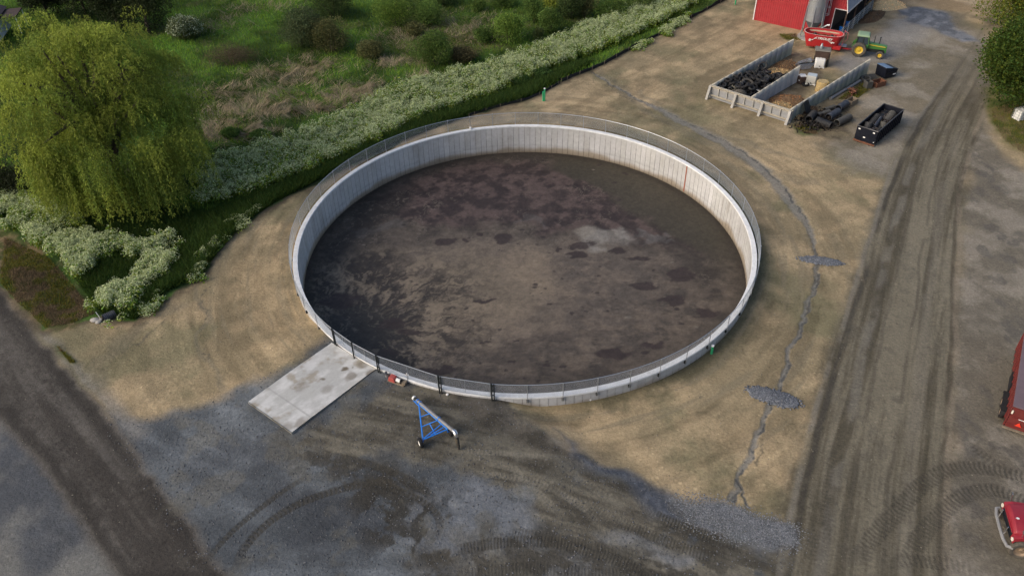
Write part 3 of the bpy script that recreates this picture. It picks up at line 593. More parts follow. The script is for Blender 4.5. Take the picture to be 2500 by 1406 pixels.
for i in range(900):
    a = rng.random() * 6.283; q_ = 19 * math.sqrt(rng.random()); bx, by = TC[0] + q_ * math.cos(a), TC[1] + q_ * math.sin(a)
    if float(fbm(np.array([bx]), np.array([by]), 3.5, 3, 433)[0]) < .52 + .1 * rng.random(): continue
    kk = np.where((np.abs(sx - bx) < .6) & (np.abs(sy - by) < .6))[0]
    rr_ = .06 + .24 * rng.random() ** 3; dd = np.hypot(sx[kk] - bx + (s_f[kk] - .5) * .5, (sy[kk] - by) * 1.3)
    cc = (.035, .027, .025) if rng.random() < .96 else (.16, .14, .115)
    S[kk] = mix(S[kk], np.tile(col(*cc), (len(kk), 1)), (1 - sst(rr_ * .7, rr_ * 1.15, dd)) * .85)
S = np.clip(S * (1 + (s_f[:, None] - .5) * .55), .004, .6)
sz = SZ + (s_mid - .5) * .05 * (1 - oband * wmk) + .10 * (1 - sst(.3, 1.2, np.hypot((sx - sp((1465, 585))[0][0]) / 3, (sy - sp((1465, 585))[0][1]) / 2)))
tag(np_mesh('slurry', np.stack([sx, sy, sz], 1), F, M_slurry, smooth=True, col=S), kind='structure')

# ------------------------------------------------------------------ chain link fence round the rim
fence = thing('chain_link_fence', 'galvanised chain link fence with thin posts ringing the round tank', 'fence', (TC[0], TC[1], 0))
FR, FZ0, FZ1 = 20.31, 1.10, 2.31
GA = [ang_of(p[0], p[1], FZ1) % (2 * math.pi) for p in ((806, 806), (857, 838), (918, 868), (1070, 918), (1198, 945))]
def mesh_wire(segs, name, parent, h0=FZ0, h1=FZ1, sp_=.065, rad_=.0042):
    """diagonal wires over a chain of plan points: each wire a thin three sided rod"""
    P = np.array(segs); L_ = np.concatenate([[0], np.cumsum(np.hypot(*np.diff(P, axis=0).T))]); H_ = h1 - h0
    starts = np.arange(-H_, L_[-1], sp_ * 1.414); V = []; F = []
    for sgn in (1, -1):
        u0 = starts.copy(); u1 = starts + H_
        z0 = np.full(len(u0), h0); z1 = np.full(len(u0), h1)
        c0 = np.maximum(u0, 0); z0 = z0 + (c0 - u0); c1 = np.minimum(u1, L_[-1]); z1 = z1 - (u1 - c1)
        if sgn < 0: z0, z1 = h0 + h1 - z0, h0 + h1 - z1
        A = np.stack([np.interp(c0, L_, P[:, 0]), np.interp(c0, L_, P[:, 1]), z0], 1); B = np.stack([np.interp(c1, L_, P[:, 0]), np.interp(c1, L_, P[:, 1]), z1], 1)
        D = B - A; ln = np.linalg.norm(D, axis=1); ok = ln > .05; A, B, D = A[ok], B[ok], D[ok] / ln[ok][:, None]
        s1 = np.cross(D, [0, 0, 1.0]); s1 /= np.linalg.norm(s1, axis=1)[:, None]; s2 = np.cross(D, s1)
        b = len(V) and sum(len(v) for v in V)
        ring = [s1 * rad_, -s1 * rad_ * .5 + s2 * rad_ * .87, -s1 * rad_ * .5 - s2 * rad_ * .87]
        off = s1 * (.004 * sgn)
        vs = np.stack([A + r_ + off for r_ in ring] + [B + r_ + off for r_ in ring], 1).reshape(-1, 3)
        n = len(A); bb = np.arange(n) * 6 + b
        F += [np.stack([bb + i, bb + (i + 1) % 3, bb + 3 + (i + 1) % 3, bb + 3 + i], 1) for i in range(3)]; V.append(vs)
    return np_mesh(name, np.vstack(V), np.vstack(F), M_wire, parent)
span = 2 * math.pi / 52
a_end = GA[-1] ; a_beg = GA[0]            # the arc from the last gate round anticlockwise to the first
arc = (a_beg - a_end) % (2 * math.pi); nsp = round(arc / span)
arcpts = [(FR * math.cos(a_end + arc * k / (nsp * 4)), FR * math.sin(a_end + arc * k / (nsp * 4))) for k in range(nsp * 4 + 1)]
mesh_wire(arcpts, 'wire_mesh', fence)
m = MB(); m.tube([(p[0], p[1], FZ1) for p in arcpts], .024, 6); m.build('top_rail', M_galv, fence, smooth=True)
for k in range(1, nsp):
    a = a_end + arc * k / nsp; p = (FR + .03) * math.cos(a), (FR + .03) * math.sin(a)
    m = MB(); m.cyl((*p, .50), (*p, FZ1 + .02), .026, n=8); m.cyl((*p, FZ1 + .02), (*p, FZ1 + .06), .032, .01, 8)
    po = m.build('post', M_dark if False else M_galv, fence, smooth=True)
    m = MB(); t_ = Vector((-math.sin(a), math.cos(a), 0)); q = Vector((math.cos(a) * 20.25, math.sin(a) * 20.25, 0))
    rot = Matrix.Rotation(a, 3, 'Z')
    m.box(Vector((math.cos(a) * 20.27, math.sin(a) * 20.27, .66)), (.15, .12, .22), rot)
    m.build('bracket', M_dark, po)
GP = [Vector((FR * math.cos(a), FR * math.sin(a), 0)) for a in GA]
for i in range(4):
    A, B = GP[i], GP[i + 1]; d = (B - A).normalized(); A2, B2 = A + d * .10, B - d * .10
    gate = bpy.data.objects.new('gate', None); C.objects.link(gate); gate.parent = fence
    m = MB()
    for z in (FZ0 - .03, FZ1): m.cyl((A2.x, A2.y, z), (B2.x, B2.y, z), .024, n=8)
    for q in (A2, B2): m.cyl((q.x, q.y, FZ0 - .03), (q.x, q.y, FZ1), .024, n=8)
    mid_ = (A2 + B2) / 2; m.cyl((mid_.x, mid_.y, FZ0), (mid_.x, mid_.y, FZ1), .016, n=8)
    m.build('gate_frame', M_galv, gate, smooth=True)
    mesh_wire([(A2.x, A2.y), (B2.x, B2.y)], 'gate_mesh', gate)
for i, p in enumerate(GP):
    d = Vector((-p.y, p.x, 0)).normalized()
    q = p + p.normalized() * .04
    m = MB()
    m.cyl((q.x, q.y, .35), (q.x, q.y, FZ1 + .08), .055, n=10)
    if i in (0, 2, 3, 4):
        q2 = q + d * .17; m.cyl((q2.x, q2.y, .35), (q2.x, q2.y, FZ1 + .02), .045, n=10)
        for z in (1.25, 1.7, 2.15): m.beam((q.x, q.y, z), (q2.x, q2.y, z), .05)
    m.build('gate_post', M_dark, fence, smooth=True)

# ------------------------------------------------------------------ foliage builders
def leaf_quads(P, size, aspect=.5, droop=None, rnd=1.0):
    """one small pointed leaf per row of P, random attitude (or hanging along droop)"""
    n = len(P); d = rng.normal(size=(n, 3)); 
    if droop is not None: d = d * rnd + droop
    d /= np.linalg.norm(d, axis=1)[:, None]; s = np.cross(d, rng.normal(size=(n, 3))); s /= np.linalg.norm(s, axis=1)[:, None] + 1e-9
    L_ = (size * (.6 + .8 * rng.random(n)))[:, None]; W_ = L_ * aspect
    V = np.stack([P - d * L_ * .5, P + s * W_ * .5, P + d * L_ * .5, P - s * W_ * .5], 1).reshape(-1, 3)
    return V, np.arange(n * 4).reshape(n, 4)
def leaf_mesh(name, P, size, cols, parent=None, aspect=.5, droop=None, rnd=1.0, m_=None):
    V, F = leaf_quads(P, size, aspect, droop, rnd)
    return np_mesh(name, V, F, m_ or M_leaf, parent, col=np.repeat(cols, 4, axis=0))
def crown_points(n, lobes, shell=.55):
    """points in a set of lobes (cx,cy,cz,rx,ry,rz), thickest near their skins"""
    lb = np.array(lobes, float); vol = lb[:, 3] * lb[:, 4] + lb[:, 3] * lb[:, 5]; pr = vol / vol.sum()
    k = rng.choice(len(lb), n, p=pr); d = rng.normal(size=(n, 3)); d /= np.linalg.norm(d, axis=1)[:, None]
    q = (shell + (1 - shell) * rng.random(n) ** .6) * (1 + .12 * rng.normal(size=n))
    P = lb[k, :3] + d * lb[k, 3:6] * q[:, None]; return P, k
VG = 1.75
def vary(c, n, amt=.3, k=None, kamt=.25, yel=.15):
    b = VG * (1 + amt * (rng.random(n) - .5) * 2)
    if k is not None: lv = 1 + kamt * (rng.random(k.max() + 1) - .5) * 2; b = b * lv[k]
    c = np.array(c)[None, :] * b[:, None]; y_ = yel * rng.random(n); c[:, 0] *= 1 + y_ * 1.5; c[:, 2] *= 1 - y_; return c
def trunk_mesh(base, top, r0, limbs, name='trunk', parent=None, m_=None):
    m = MB(); mid_ = [base.lerp(top, t) + Vector((random.uniform(-.1, .1), random.uniform(-.1, .1), 0)) * r0 * 4 * t for t in (0, .35, .7, 1)]
    m.tube(mid_, [r0 * 1.25, r0, r0 * .8, r0 * .45], 8)
    for q in limbs:
        s_ = base.lerp(top, random.uniform(.35, .95)); q = Vector(q); e = s_.lerp(q, .5) + Vector((0, 0, (q - s_).length * .12))
        m.tube([s_, e, q], [r0 * .5, r0 * .32, r0 * .08], 6)
    return m.build(name, m_ or M_bark, parent, smooth=True)
M_bark = mat('bark', (.085, .068, .052), .95, var=.35, sc=6, bump=.5)
def bush(name, label, cat, px, py, w_, h_, c, n=2600, group=None, leaf=.2, lob=9, yel=.2, tree=False, flat=.9, white=0, depth=None, sparse=False):
    b = atg(px, py); o = thing(name, label, cat, b, 0, group); lobes = []; dp = depth or w_ * .8; n = int(n * (3.2 if not tree else 2.2)); leaf = leaf * 1.05
    for i in range(lob):
        a = random.uniform(0, 6.28); q = math.sqrt(random.random()) * .36; z = random.uniform(.32, .68) * h_
        s_ = random.uniform(.2, .34) * (1.15 if i < 3 else 1)
        if i < 2: q *= .3; z = .66 * h_
        lobes.append((math.cos(a) * q * w_, math.sin(a) * q * dp, z, s_ * w_, s_ * dp, min(s_ * w_ * flat, h_ * .36)))
    lobes.append((0, 0, .3 * h_, w_ * .4, dp * .4, h_ * .3))
    P, k = crown_points(n, lobes, .72 if not sparse else .2); P[:, 2] = np.abs(P[:, 2]) * .98 + .03
    cc = vary(c, n, .35, k, .38, yel)
    if white:
        up = (P[:, 2] > h_ * .25) & (rng.random(n) < white); cc[up] = np.array([.50, .55, .40]) * (.7 + .6 * rng.random(up.sum()))[:, None]
    leaf_mesh('crown' if tree else 'foliage', P, leaf, cc, o)
    if tree: trunk_mesh(Vector((0, 0, -.3)), Vector((0, 0, h_ * .6)), max(.08, w_ * .03), [(l[0], l[1], l[2]) for l in lobes[:7]], 'trunk', o)
    else:
        m = MB()
        for l in lobes[:7]: m.tube([(l[0] * .1, l[1] * .1, -.2), (l[0] * .5, l[1] * .5, l[2] * .6), (l[0], l[1], l[2])], [.06, .045, .015], 5)
        m.build('stem', M_bark, o)
    return o

# ------------------------------------------------------------------ the weeping willow
wb = atg(302, 470); wb.z = float(gh(np.array([wb.x]), np.array([wb.y]))[0])
willow = thing('weeping_willow', 'huge yellow green weeping willow hanging to the ground at the marsh edge', 'tree', wb)
domes = []; random.seed(21)
def dome(x_, y_, z_, r_, l_): domes.append((x_, y_, z_, r_, l_))
WH = 17.0
WC = lambda z_: .9 * (1 - z_ / WH)          # the crown leans a little as it drops
for i in range(150):                       # billowing upper crown: many short tumbling tufts
    u = random.random() ** .8; a = random.uniform(0, 6.283); zt = WH * (.34 + .64 * u)
    rr_ = 8.4 * math.sqrt(max(.03, 1 - (u * .95) ** 2.6)) * random.uniform(.80, 1.05) * (.93 + .10 * math.sin(a * 3 + 1) + .06 * math.sin(a * 5 + u * 6))
    if u > .8: rr_ *= random.uniform(.25, 1)
    dome(rr_ * math.cos(a) + WC(zt), rr_ * .9 * math.sin(a), zt, random.uniform(.9, 1.9), random.uniform(1.2, 2.6))
for i in range(52):                        # inner foliage seen through the gaps
    a = random.uniform(0, 6.283); rr_ = random.uniform(1, 6); z_ = random.uniform(6, 13); dome(rr_ * math.cos(a), rr_ * math.sin(a), z_, random.uniform(1, 1.7), random.uniform(2, 4))
for i in range(46):                        # long skirts that reach the ground
    a = random.uniform(0, 6.283); z_ = random.uniform(3.2, 7.6); rr_ = random.uniform(.72, 1.0) * (5.9 + .32 * z_)
    dome(rr_ * math.cos(a) + 1.1, rr_ * .88 * math.sin(a), z_, random.uniform(.9, 1.6), z_ * random.uniform(.7, 1.0))
for i in range(44):                        # the front curtain
    a = random.uniform(-2.6, -.45); z_ = random.uniform(3.0, 8.0); rr_ = random.uniform(.8, 1.02) * (5.9 + .25 * z_)
    dome(rr_ * math.cos(a) + 1.1, rr_ * .95 * math.sin(a), z_, random.uniform(.9, 1.5), z_ * random.uniform(.8, 1.0))
for i in range(16): dome(random.uniform(-5.5, 5.5), random.uniform(-4, 4), WH * random.uniform(.88, 1.03), random.uniform(1.0, 1.8), random.uniform(1.4, 2.6))
Pw, Dw, Cw = [], [], []
for (dx, dy, dz, dr, dl) in domes:
    ns = int(44 * (dr / 1.7) ** 2); br = .62 + .62 * random.random(); yl = random.random()
    az = math.atan2(dy, dx)
    for s_ in range(ns):
        a = random.uniform(0, 6.283); q = dr * math.sqrt(random.random()); ox, oy = q * math.cos(a), q * math.sin(a)
        z0 = dz + dr * .55 * (1 - (q / dr) ** 2); L_ = dl * (.35 + .65 * (q / dr)) * random.uniform(.6, 1.1); L_ = min(L_, z0 - .1)
        nl = max(6, int(L_ * 11)); t = np.sort(rng.random(nl)); sw = .16 * L_
        px_ = dx + ox * (1 + .25 * t) + np.cos(az) * sw * t * .5 + rng.normal(size=nl) * .09 + math.sin(a * 7) * .25 * t
        py_ = dy + oy * (1 + .25 * t) + np.sin(az) * sw * t * .5 + rng.normal(size=nl) * .09
        Pw.append(np.stack([px_, py_, z0 - L_ * t ** 1.15], 1)); Dw.append(np.tile([math.cos(a) * .25, math.sin(a) * .25, -1.0], (nl, 1)))
        c = np.array([.30, .355, .062]) if yl > .4 else np.array([.20, .27, .05])
        Cw.append(c[None] * (br * (.7 + .55 * rng.random(nl)))[:, None])
Pw, Dw, Cw = np.vstack(Pw), np.vstack(Dw), np.vstack(Cw)
leaf_mesh('crown', Pw, .25, Cw, willow, .32, Dw, .8, m_=tone_mat('willow_leaves', .7, .05, 3, 0, trans=.45, spec=.2))
trunk_mesh(Vector((0, 0, -.4)), Vector((.3, 0, WH * .55)), .62, [(d[0] * .9, d[1] * .9, d[2] + .4) for d in domes[:60:2]], 'trunk', willow)

# ------------------------------------------------------------------ bushes and trees of the marsh
DG, MG, BG, YG, OG = (.028, .05, .016), (.045, .085, .020), (.075, .135, .026), (.11, .15, .025), (.055, .066, .028)
GB = 'bushes in the marsh'
for a in (
    ('bush', 'wide grey green bush, largest of the marsh thicket at the top edge', 735, 112, 6.5, 5.5, (.038, .058, .028), 4200),
    ('bush', 'dull green bush touching the right side of the largest marsh bush', 812, 125, 5.2, 4.8, OG, 3400),
    ('bush', 'low olive bush in front of the dull green bush, right of the thicket', 905, 140, 4.2, 2.2, OG, 1800),
    ('bush', 'dark bush at the top edge behind the large marsh thicket', 815, 40, 7, 5, DG, 3200),
    ('bush', 'rounded bright green bush, left of a touching pair near the top edge', 968, 62, 5.2, 3.8, BG, 2800),
    ('bush', 'rounded mid green bush, right of a touching pair near the top edge', 1046, 62, 5.0, 3.6, MG, 2600),
    ('bush', 'small olive bush below the touching pair of round bushes', 1015, 88, 2.8, 2.0, OG, 1000),
    ('bush', 'tall dense mid green bush standing alone above the white flower band', 1067, 158, 4.8, 4.6, MG, 3200),
    ('bush', 'low brownish bush right beside the tall lone marsh bush', 1130, 150, 4.2, 1.8, (.06, .058, .03), 1600),
    ('bush', 'bright green spreading bush between the tall lone bush and the upright pair', 1240, 104, 5.4, 4.0, BG, 3200),
    ('bush', 'small green bush tucked at the left foot of the bright spreading bush', 1185, 102, 3.2, 2.2, MG, 1400),
    ('bush', 'upright egg shaped green bush standing in front of its darker neighbours', 1342, 78, 3.2, 3.8, (.055, .1, .024), 2000),
    ('bush', 'olive green bush just behind the upright egg shaped bush', 1305, 52, 3.4, 3.6, MG, 1800),
    ('bush', 'yellow green bush crown peeping over the egg shaped bush', 1345, 30, 3.0, 3.6, YG, 1600),
    ('bush', 'dark leafy bush right of the egg shaped bush at the top edge', 1392, 45, 4.0, 4.2, DG, 2200),
    ('bush', 'grey green bush at the top edge right of the dark leafy bush', 1425, 40, 3.4, 3.4, OG, 1700),
    ('bush', 'tiny pale bush below the olive and egg shaped bushes', 1315, 92, 1.6, 1.4, (.07, .1, .035), 700),
    ('bush', 'low dark mound bush at the band edge below the bright spreading bush', 1322, 192, 2.8, 1.3, (.02, .045, .012), 1300),
    ('bush', 'low dark mound bush nearest the silt fence corner', 1275, 208, 2.4, 1.2, (.022, .05, .013), 1100),
    ('bush', 'leafy bush at the top edge left of the white flowering hedge', 1495, 42, 5.5, 2.6, MG, 2400),
    ('bush', 'mid green bush at the top edge behind the flowering hedge', 1560, 22, 5.0, 2.8, (.05, .085, .025), 2200),
    ('bush', 'yellow green bush at the top end of the flowering hedge', 1655, 18, 4.2, 2.0, YG, 1700),
    ('bush', 'small bush at the top edge above the dry straw clearing', 1165, 28, 2.6, 2.2, MG, 1100),
    ('bush', 'low green bush at the top edge right of the straw clearing', 1228, 18, 4.0, 2.4, MG, 1700),
    ('bush', 'dark bush almost cut by the top edge above the round pair', 1085, 12, 5.0, 3.0, DG, 1700),
    ('thicket', 'leafless brown twiggy thicket in the marsh right of the willow', 565, 160, 6.5, 3.0, (.06, .052, .036), 3000),
    ('bush', 'low bright green mound in the dry grass nearest the flower band', 563, 332, 2.4, .9, (.032, .07, .016), 1300),
    ('bush', 'low green mound right of the lowest mound in the dry grass', 640, 335, 2.4, .8, (.036, .075, .018), 1300),
    ('bush', 'dark bush at the left edge below the willow crown', 35, 470, 5.2, 3.0, (.012, .018, .008), 2600),
):
    bush(a[0], a[1], 'thicket' if a[0] == 'thicket' else 'bush', a[2], a[3], a[4], a[5], a[6], a[7], GB, leaf=.17 if a[0] != 'thicket' else .1, lob=11, sparse=a[0] == 'thicket')
bush('flowering_bush', 'white flowering bush beside the top right of the willow crown', 'bush', 452, 95, 4.2, 3.2, (.05, .075, .03), 2600, GB, white=.35)
GT = 'dark trees behind the willow'
for a in (('dark broad tree at the top edge left of the others behind the willow', 120, 45, 7, 8), ('dark tree directly behind the willow top', 215, 50, 7, 9), ('darkest tree right of the willow top', 290, 72, 6.5, 8.5), ('dark tree nearest the white flowering bush', 365, 82, 7, 9)):
    bush('dark_tree', a[0], 'tree', a[1], a[2], a[3], a[4], (.013, .022, .008), 7000, GT, leaf=.22, lob=12, tree=True)
bush('leafy_tree', 'dark leafy tree with yellow bloom leaning over the track at top right', 'tree', 2500, 268, 12.5, 11.5, (.026, .058, .012), 26000, 'trees on the right edge', leaf=.28, lob=34, tree=True, yel=.5, flat=.8)
bush('leafy_tree', 'brighter green tree with pale flowers behind the dark one at top right', 'tree', 2492, 78, 11, 9.5, (.05, .09, .018), 15000, 'trees on the right edge', leaf=.24, lob=18, tree=True, yel=.6)

# ------------------------------------------------------------------ grass, reeds and cow parsley (nobody could count them)
def in_poly(P, n):
    P = np.array(P); lo, hi = P.min(0), P.max(0); out = []; got = 0
    while got < n:
        q = lo + (hi - lo) * rng.random((n * 2, 2)); q = q[sdf_poly(P, q[:, 0], q[:, 1]) > 0]; out.append(q); got += len(q)
    return np.vstack(out)[:n]
def blades(name, XY, hgt, wdt, lean, cols, label, mt=None):
    n = len(XY); z = gh(XY[:, 0], XY[:, 1]); P = np.column_stack([XY, z]); a = rng.random(n) * 6.283
    wv = np.column_stack([np.cos(a), np.sin(a), np.zeros(n)]) * wdt * .5
    h_ = hgt * (.5 + rng.random(n)); tip = P + np.column_stack([lean[:, 0] * h_, lean[:, 1] * h_, h_])
    V = np.stack([P - wv, P + wv, tip], 1).reshape(-1, 3)
    o = np_mesh(name, V, np.arange(n * 3).reshape(n, 3), mt or M_leaf, col=np.repeat(cols, 3, axis=0)); return tag(o, label, name.replace('_', ' '), kind='stuff')
MARSH = pp((-250, 330), (60, 520), (250, 760), (420, 705), (540, 590), (680, 487), (830, 412), (1060, 297), (1300, 235), (1451, 162), (1627, 71), (1765, -5), (1850, -70), (900, -120), (-500, -60))
BAND = pp((480, 425), (500, 395), (600, 368), (720, 328), (850, 270), (960, 217), (1060, 190), (1170, 163), (1280, 125), (1400, 78), (1480, 45), (1560, 8), (1640, -20), (1720, -10), (1640, 40), (1560, 82), (1480, 115), (1400, 138), (1330, 165), (1230, 214), (1150, 240), (1050, 275), (950, 322), (860, 368), (760, 412), (640, 452), (490, 490), z=-.1)
SKIRT = pp((-60, 470), (60, 478), (150, 500), (210, 560), (330, 592), (425, 560), (432, 600), (405, 655), (350, 700), (318, 760), (232, 772), (236, 712), (330, 668), (375, 610), (250, 625), (172, 668), (128, 605), (60, 553), (-60, 512), z=-.1)
STRIP = pp((1535, 130), (1630, 72), (1690, 36), (1682, 52), (1620, 92), (1556, 126)); EDGE = pp((250, 780), (420, 715), (480, 640), (560, 545), (620, 520), (600, 556), (540, 600), (480, 690), (420, 726), (330, 790))
q = in_poly(MARSH, 190000); q = q[~(np.hypot(q[:, 0] - wb.x, q[:, 1] - wb.y) < 5)]
dryn = fbm(q[:, 0], q[:, 1], 5, 5, 174); n = len(q); patchn = fbm(q[:, 0], q[:, 1], 4, 4, 173)
gc = vary((.050, .118, .017), n, .4, None, 0, .45) * (.6 + .9 * sst(.35, .7, patchn))[:, None]
up_ = sst(95, 118, q[:, 1]) * sst(-35, -5, q[:, 0]); gc = mix(gc, np.tile(col(.10, .12, .028), (n, 1)) * (.7 + .6 * rng.random(n))[:, None], up_ * .45)
blades('grass', q, .42, .07, rng.normal(size=(n, 2)) * .45, gc, 'rank green marsh grass')
RB_ = []
for (qx, qy, rx, ry, k_) in ((640, 175, 3, 1.5, 900), (720, 190, 4, 2.5, 2600), (765, 160, 4, 2, 1800), (690, 235, 5, 2, 2200), (840, 235, 3, 2.5, 2600), (890, 222, 2.5, 2.5, 1800), (950, 155, 2.2, 1.2, 1200), (1030, 190, 2, 1, 500), (560, 225, 4, 2, 1600), (600, 270, 6, 2, 3000), (700, 275, 4, 1.2, 1500), (540, 320, 3, 2.4, 2800), (620, 325, 2.6, 1.2, 1600), (780, 265, 3, 1.0, 1200), (980, 90, 5, 3, 1400), (1120, 65, 6, 4, 2000), (1160, 90, 5, 2, 1400), (640, 20, 6, 2, 900), (530, 60, 5, 3, 700)):
    p = atg(qx, qy); RB_.append(np.column_stack([p.x + rng.normal(size=k_) * rx * .55, p.y + rng.normal(size=k_) * ry * .7]))
q = np.vstack(RB_); q = q[rng.random(len(q)) < .7]; q = q[sdf_poly(VEG, q[:, 0], q[:, 1]) > .5]; n = len(q); dirn = fbm(q[:, 0], q[:, 1], 2.5, 2, 451) * 14
ln = np.column_stack([np.cos(dirn), np.sin(dirn)]) * (1.2 + .8 * rng.random(n))[:, None]
blades('dry_reeds', q, .5, .06, ln, np.array([.42, .35, .235])[None] * (.5 + .8 * rng.random(n))[:, None], 'flattened straw coloured dead reeds in the marsh grass')
# lawn of shorter blades: the slope beside the tan soil, the cut corner, the tree's foot
q = np.vstack([in_poly(pp((0, 560), (110, 610), (180, 690), (230, 765), (170, 790), (112, 800), (40, 735), (0, 690)), 16000), in_poly(pp((2420, 265), (2425, 300), (2455, 348), (2520, 388), (2800, 450), (2700, 200)), 14000), in_poly(pp((1902, 84), (1946, 84), (1955, 99), (1915, 97)), 900), in_poly(pp((1935, 308), (1965, 328), (1998, 328), (1970, 300)), 1500), in_poly(pp((2045, 245), (2090, 243), (2140, 208), (2105, 202)), 2500), in_poly(pp((138, 843), (183, 884), (172, 886)), 500)])
n = len(q); gr_ = fbm(q[:, 0], q[:, 1], 1.2, 4, 461)
blades('short_grass', q, .16, .05, rng.normal(size=(n, 2)) * .7, mix(vary((.06, .085, .02), n, .4, None, 0, .6), np.tile(col(.2, .14, .08), (n, 1)) * (.6 + .7 * rng.random(n))[:, None], sst(.45, .6, gr_)), 'short patchy grass with dead brown thatch')
def parsley(P, npl, hgt, lab, name='cow_parsley', thr=.38, spill=.5):
    """many plants, each a dome of leaf with a loose top of pale umbels"""
    Pa = np.array(P); lo, hi = Pa.min(0) - 1, Pa.max(0) + 1; q = lo + (hi - lo) * rng.random((npl * 5, 2)); e = sdf_poly(Pa, q[:, 0], q[:, 1])
    dens = fbm(q[:, 0], q[:, 1], 2.2, 4, 471); edge = fbm(q[:, 0], q[:, 1], 1.3, 3, 473)
    pr = sst(-spill, spill * 1.2, e + (edge - .5) * 2.2) * sst(thr - .12, thr + .10, dens); q = q[rng.random(len(q)) < pr][:npl]; n = len(q)
    R_ = .28 + .34 * rng.random(n); H_ = hgt * (.68 + .55 * fbm(q[:, 0], q[:, 1], 2.4, 3, 472)) * (.8 + .4 * rng.random(n)); zg = gh(q[:, 0], q[:, 1]); tn_ = .75 + .5 * rng.random(n); fr2 = .35 + .65 * sst(.3, .6, fbm(q[:, 0], q[:, 1], 1.4, 3, 475)) * (.6 + .4 * rng.random(n))
    per = 58; k = np.repeat(np.arange(n), per); N_ = len(k); a = rng.random(N_) * 6.283; rr_ = np.sqrt(rng.random(N_)); fl = (rng.random(N_) < .85 * fr2[k])
    topz = H_[k] * (1 - .45 * rr_ ** 2); z = np.where(fl, topz * (.94 + .12 * rng.random(N_)), topz * rng.random(N_) ** .6 * .97)
    P3 = np.column_stack([q[k, 0] + np.cos(a) * rr_ * R_[k], q[k, 1] + np.sin(a) * rr_ * R_[k], zg[k] + z])
    cF = np.array([.60, .67, .37])[None] * (.55 + .6 * rng.random(N_))[:, None]; cG = vary((.075, .15, .03), N_, .4, None, 0, .5) * tn_[k][:, None]
    d = rng.normal(size=(N_, 3)) * .5; d[:, 2] = 1; d[~fl] = rng.normal(size=((~fl).sum(), 3)); d /= np.linalg.norm(d, axis=1)[:, None]
    s1 = np.cross(d, rng.normal(size=(N_, 3))); s1 /= np.linalg.norm(s1, axis=1)[:, None]; s2 = np.cross(d, s1)
    r_ = np.where(fl, 0.03 + .036 * rng.random(N_), .09 + .10 * rng.random(N_))[:, None]; asp = np.where(fl, 1, .45)[:, None]
    V = np.stack([P3 + s1 * r_, P3 + s2 * r_ * asp, P3 - s1 * r_, P3 - s2 * r_ * asp], 1).reshape(-1, 3)
    o = np_mesh(name, V, np.arange(N_ * 4).reshape(N_, 4), M_leaf, col=np.repeat(np.where(fl[:, None], cF, cG), 4, axis=0)); return tag(o, lab, 'wildflowers', kind='stuff')
parsley(BAND, 9000, 1.5, 'dense band of white flowering cow parsley along the marsh edge', thr=.28)
parsley(SKIRT, 3200, 1.25, 'white cow parsley drifting round the foot of the willow', thr=.40, spill=.35)
parsley(STRIP, 500, .6, 'thin strip of white flowers along the silt fence', thr=.45)
parsley(EDGE, 240, .55, 'scattered white flowers on the bank beside the bare soil', thr=.58)
q = in_poly(pp((500, 500), (640, 458), (760, 416), (860, 372), (1050, 282), (1230, 222), (1330, 172), (1400, 145), (1451, 150), (1350, 205), (1290, 240), (1150, 280), (980, 343), (830, 415), (680, 490), (600, 540), (480, 680), (400, 715), (330, 780), (250, 765), (140, 600), (60, 545), (0, 510), (150, 480)), 110000); n = len(q)
blades('bank_grass', q, .62, .07, rng.normal(size=(n, 2)) * .5, vary((.017, .044, .010), n, .5, None, 0, .5), 'dark green grass on the bank between the flowers and the bare soil')

# ------------------------------------------------------------------ paints
def paint(name, c, rough=.4, dirt=(.16, .13, .10), damt=.35, var=.1, spec=.5): return mat(name, c, rough, var=var, sc=1.5, bump=.04, bsc=8, dirt=dirt, dsc=1.6, damt=damt, spec=spec)
M_barn = paint('red_barn_steel', (.34, .022, .030), .5, (.30, .05, .05), .5, .15)
M_red = paint('red_machine_paint', (.40, .016, .022), .42, (.28, .05, .04), .35)
M_trred = paint('dull_red_paint', (.15, .022, .02), .55, (.09, .045, .038), .5, .2)
M_truck = paint('crimson_truck_paint', (.26, .018, .030), .42, (.25, .06, .06), .25)
M_green = paint('green_machine_paint', (.045, .17, .035), .4, (.10, .11, .06), .4)
M_pgreen = paint('faded_green_paint', (.22, .33, .20), .5, (.25, .25, .2), .35)
M_yel = paint('yellow_wheel_paint', (.62, .42, .03), .5, (.3, .22, .08), .45)
M_blue = paint('bright_blue_paint', (.015, .20, .70), .4, (.03, .14, .4), .3)
M_roof = paint('blue_grey_roof_steel', (.23, .28, .36), .5, (.2, .22, .25), .4)
M_trim = paint('white_trim', (.70, .66, .66), .5)
M_navy = paint('dark_navy_steel', (.006, .008, .016), .5, (.022, .022, .026), .3, .25, .25)
M_lid = paint('blue_grey_plastic_lid', (.13, .21, .34), .5, (.16, .19, .24), .3)
M_glass = mat('dark_cab_glass', (.03, .045, .06), .08, var=.1, bump=0, spec=.8)
M_rust = mat('rusty_iron', (.16, .065, .035), .85, var=.4, sc=4, bump=.3, dirt=(.07, .045, .035), dsc=3, damt=.7)
M_brown = mat('dark_brown_panel', (.060, .036, .028), .7, var=.3, sc=3, bump=.15, dirt=(.10, .075, .06), dsc=2, damt=.4)
M_straw = mat('straw', (.42, .32, .16), .95, var=.35, sc=8, bump=.8, bsc=25, dirt=(.2, .14, .07), dsc=3, damt=.6)
M_compost = mat('brown_compost', (.12, .075, .04), .95, var=.45, sc=6, bump=1, bsc=14, dirt=(.06, .035, .022), dsc=2, damt=.8)
M_hay = mat('old_hay', (.26, .19, .095), .95, var=.4, sc=6, bump=1, bsc=14, dirt=(.12, .08, .045), dsc=1.5, damt=.7)
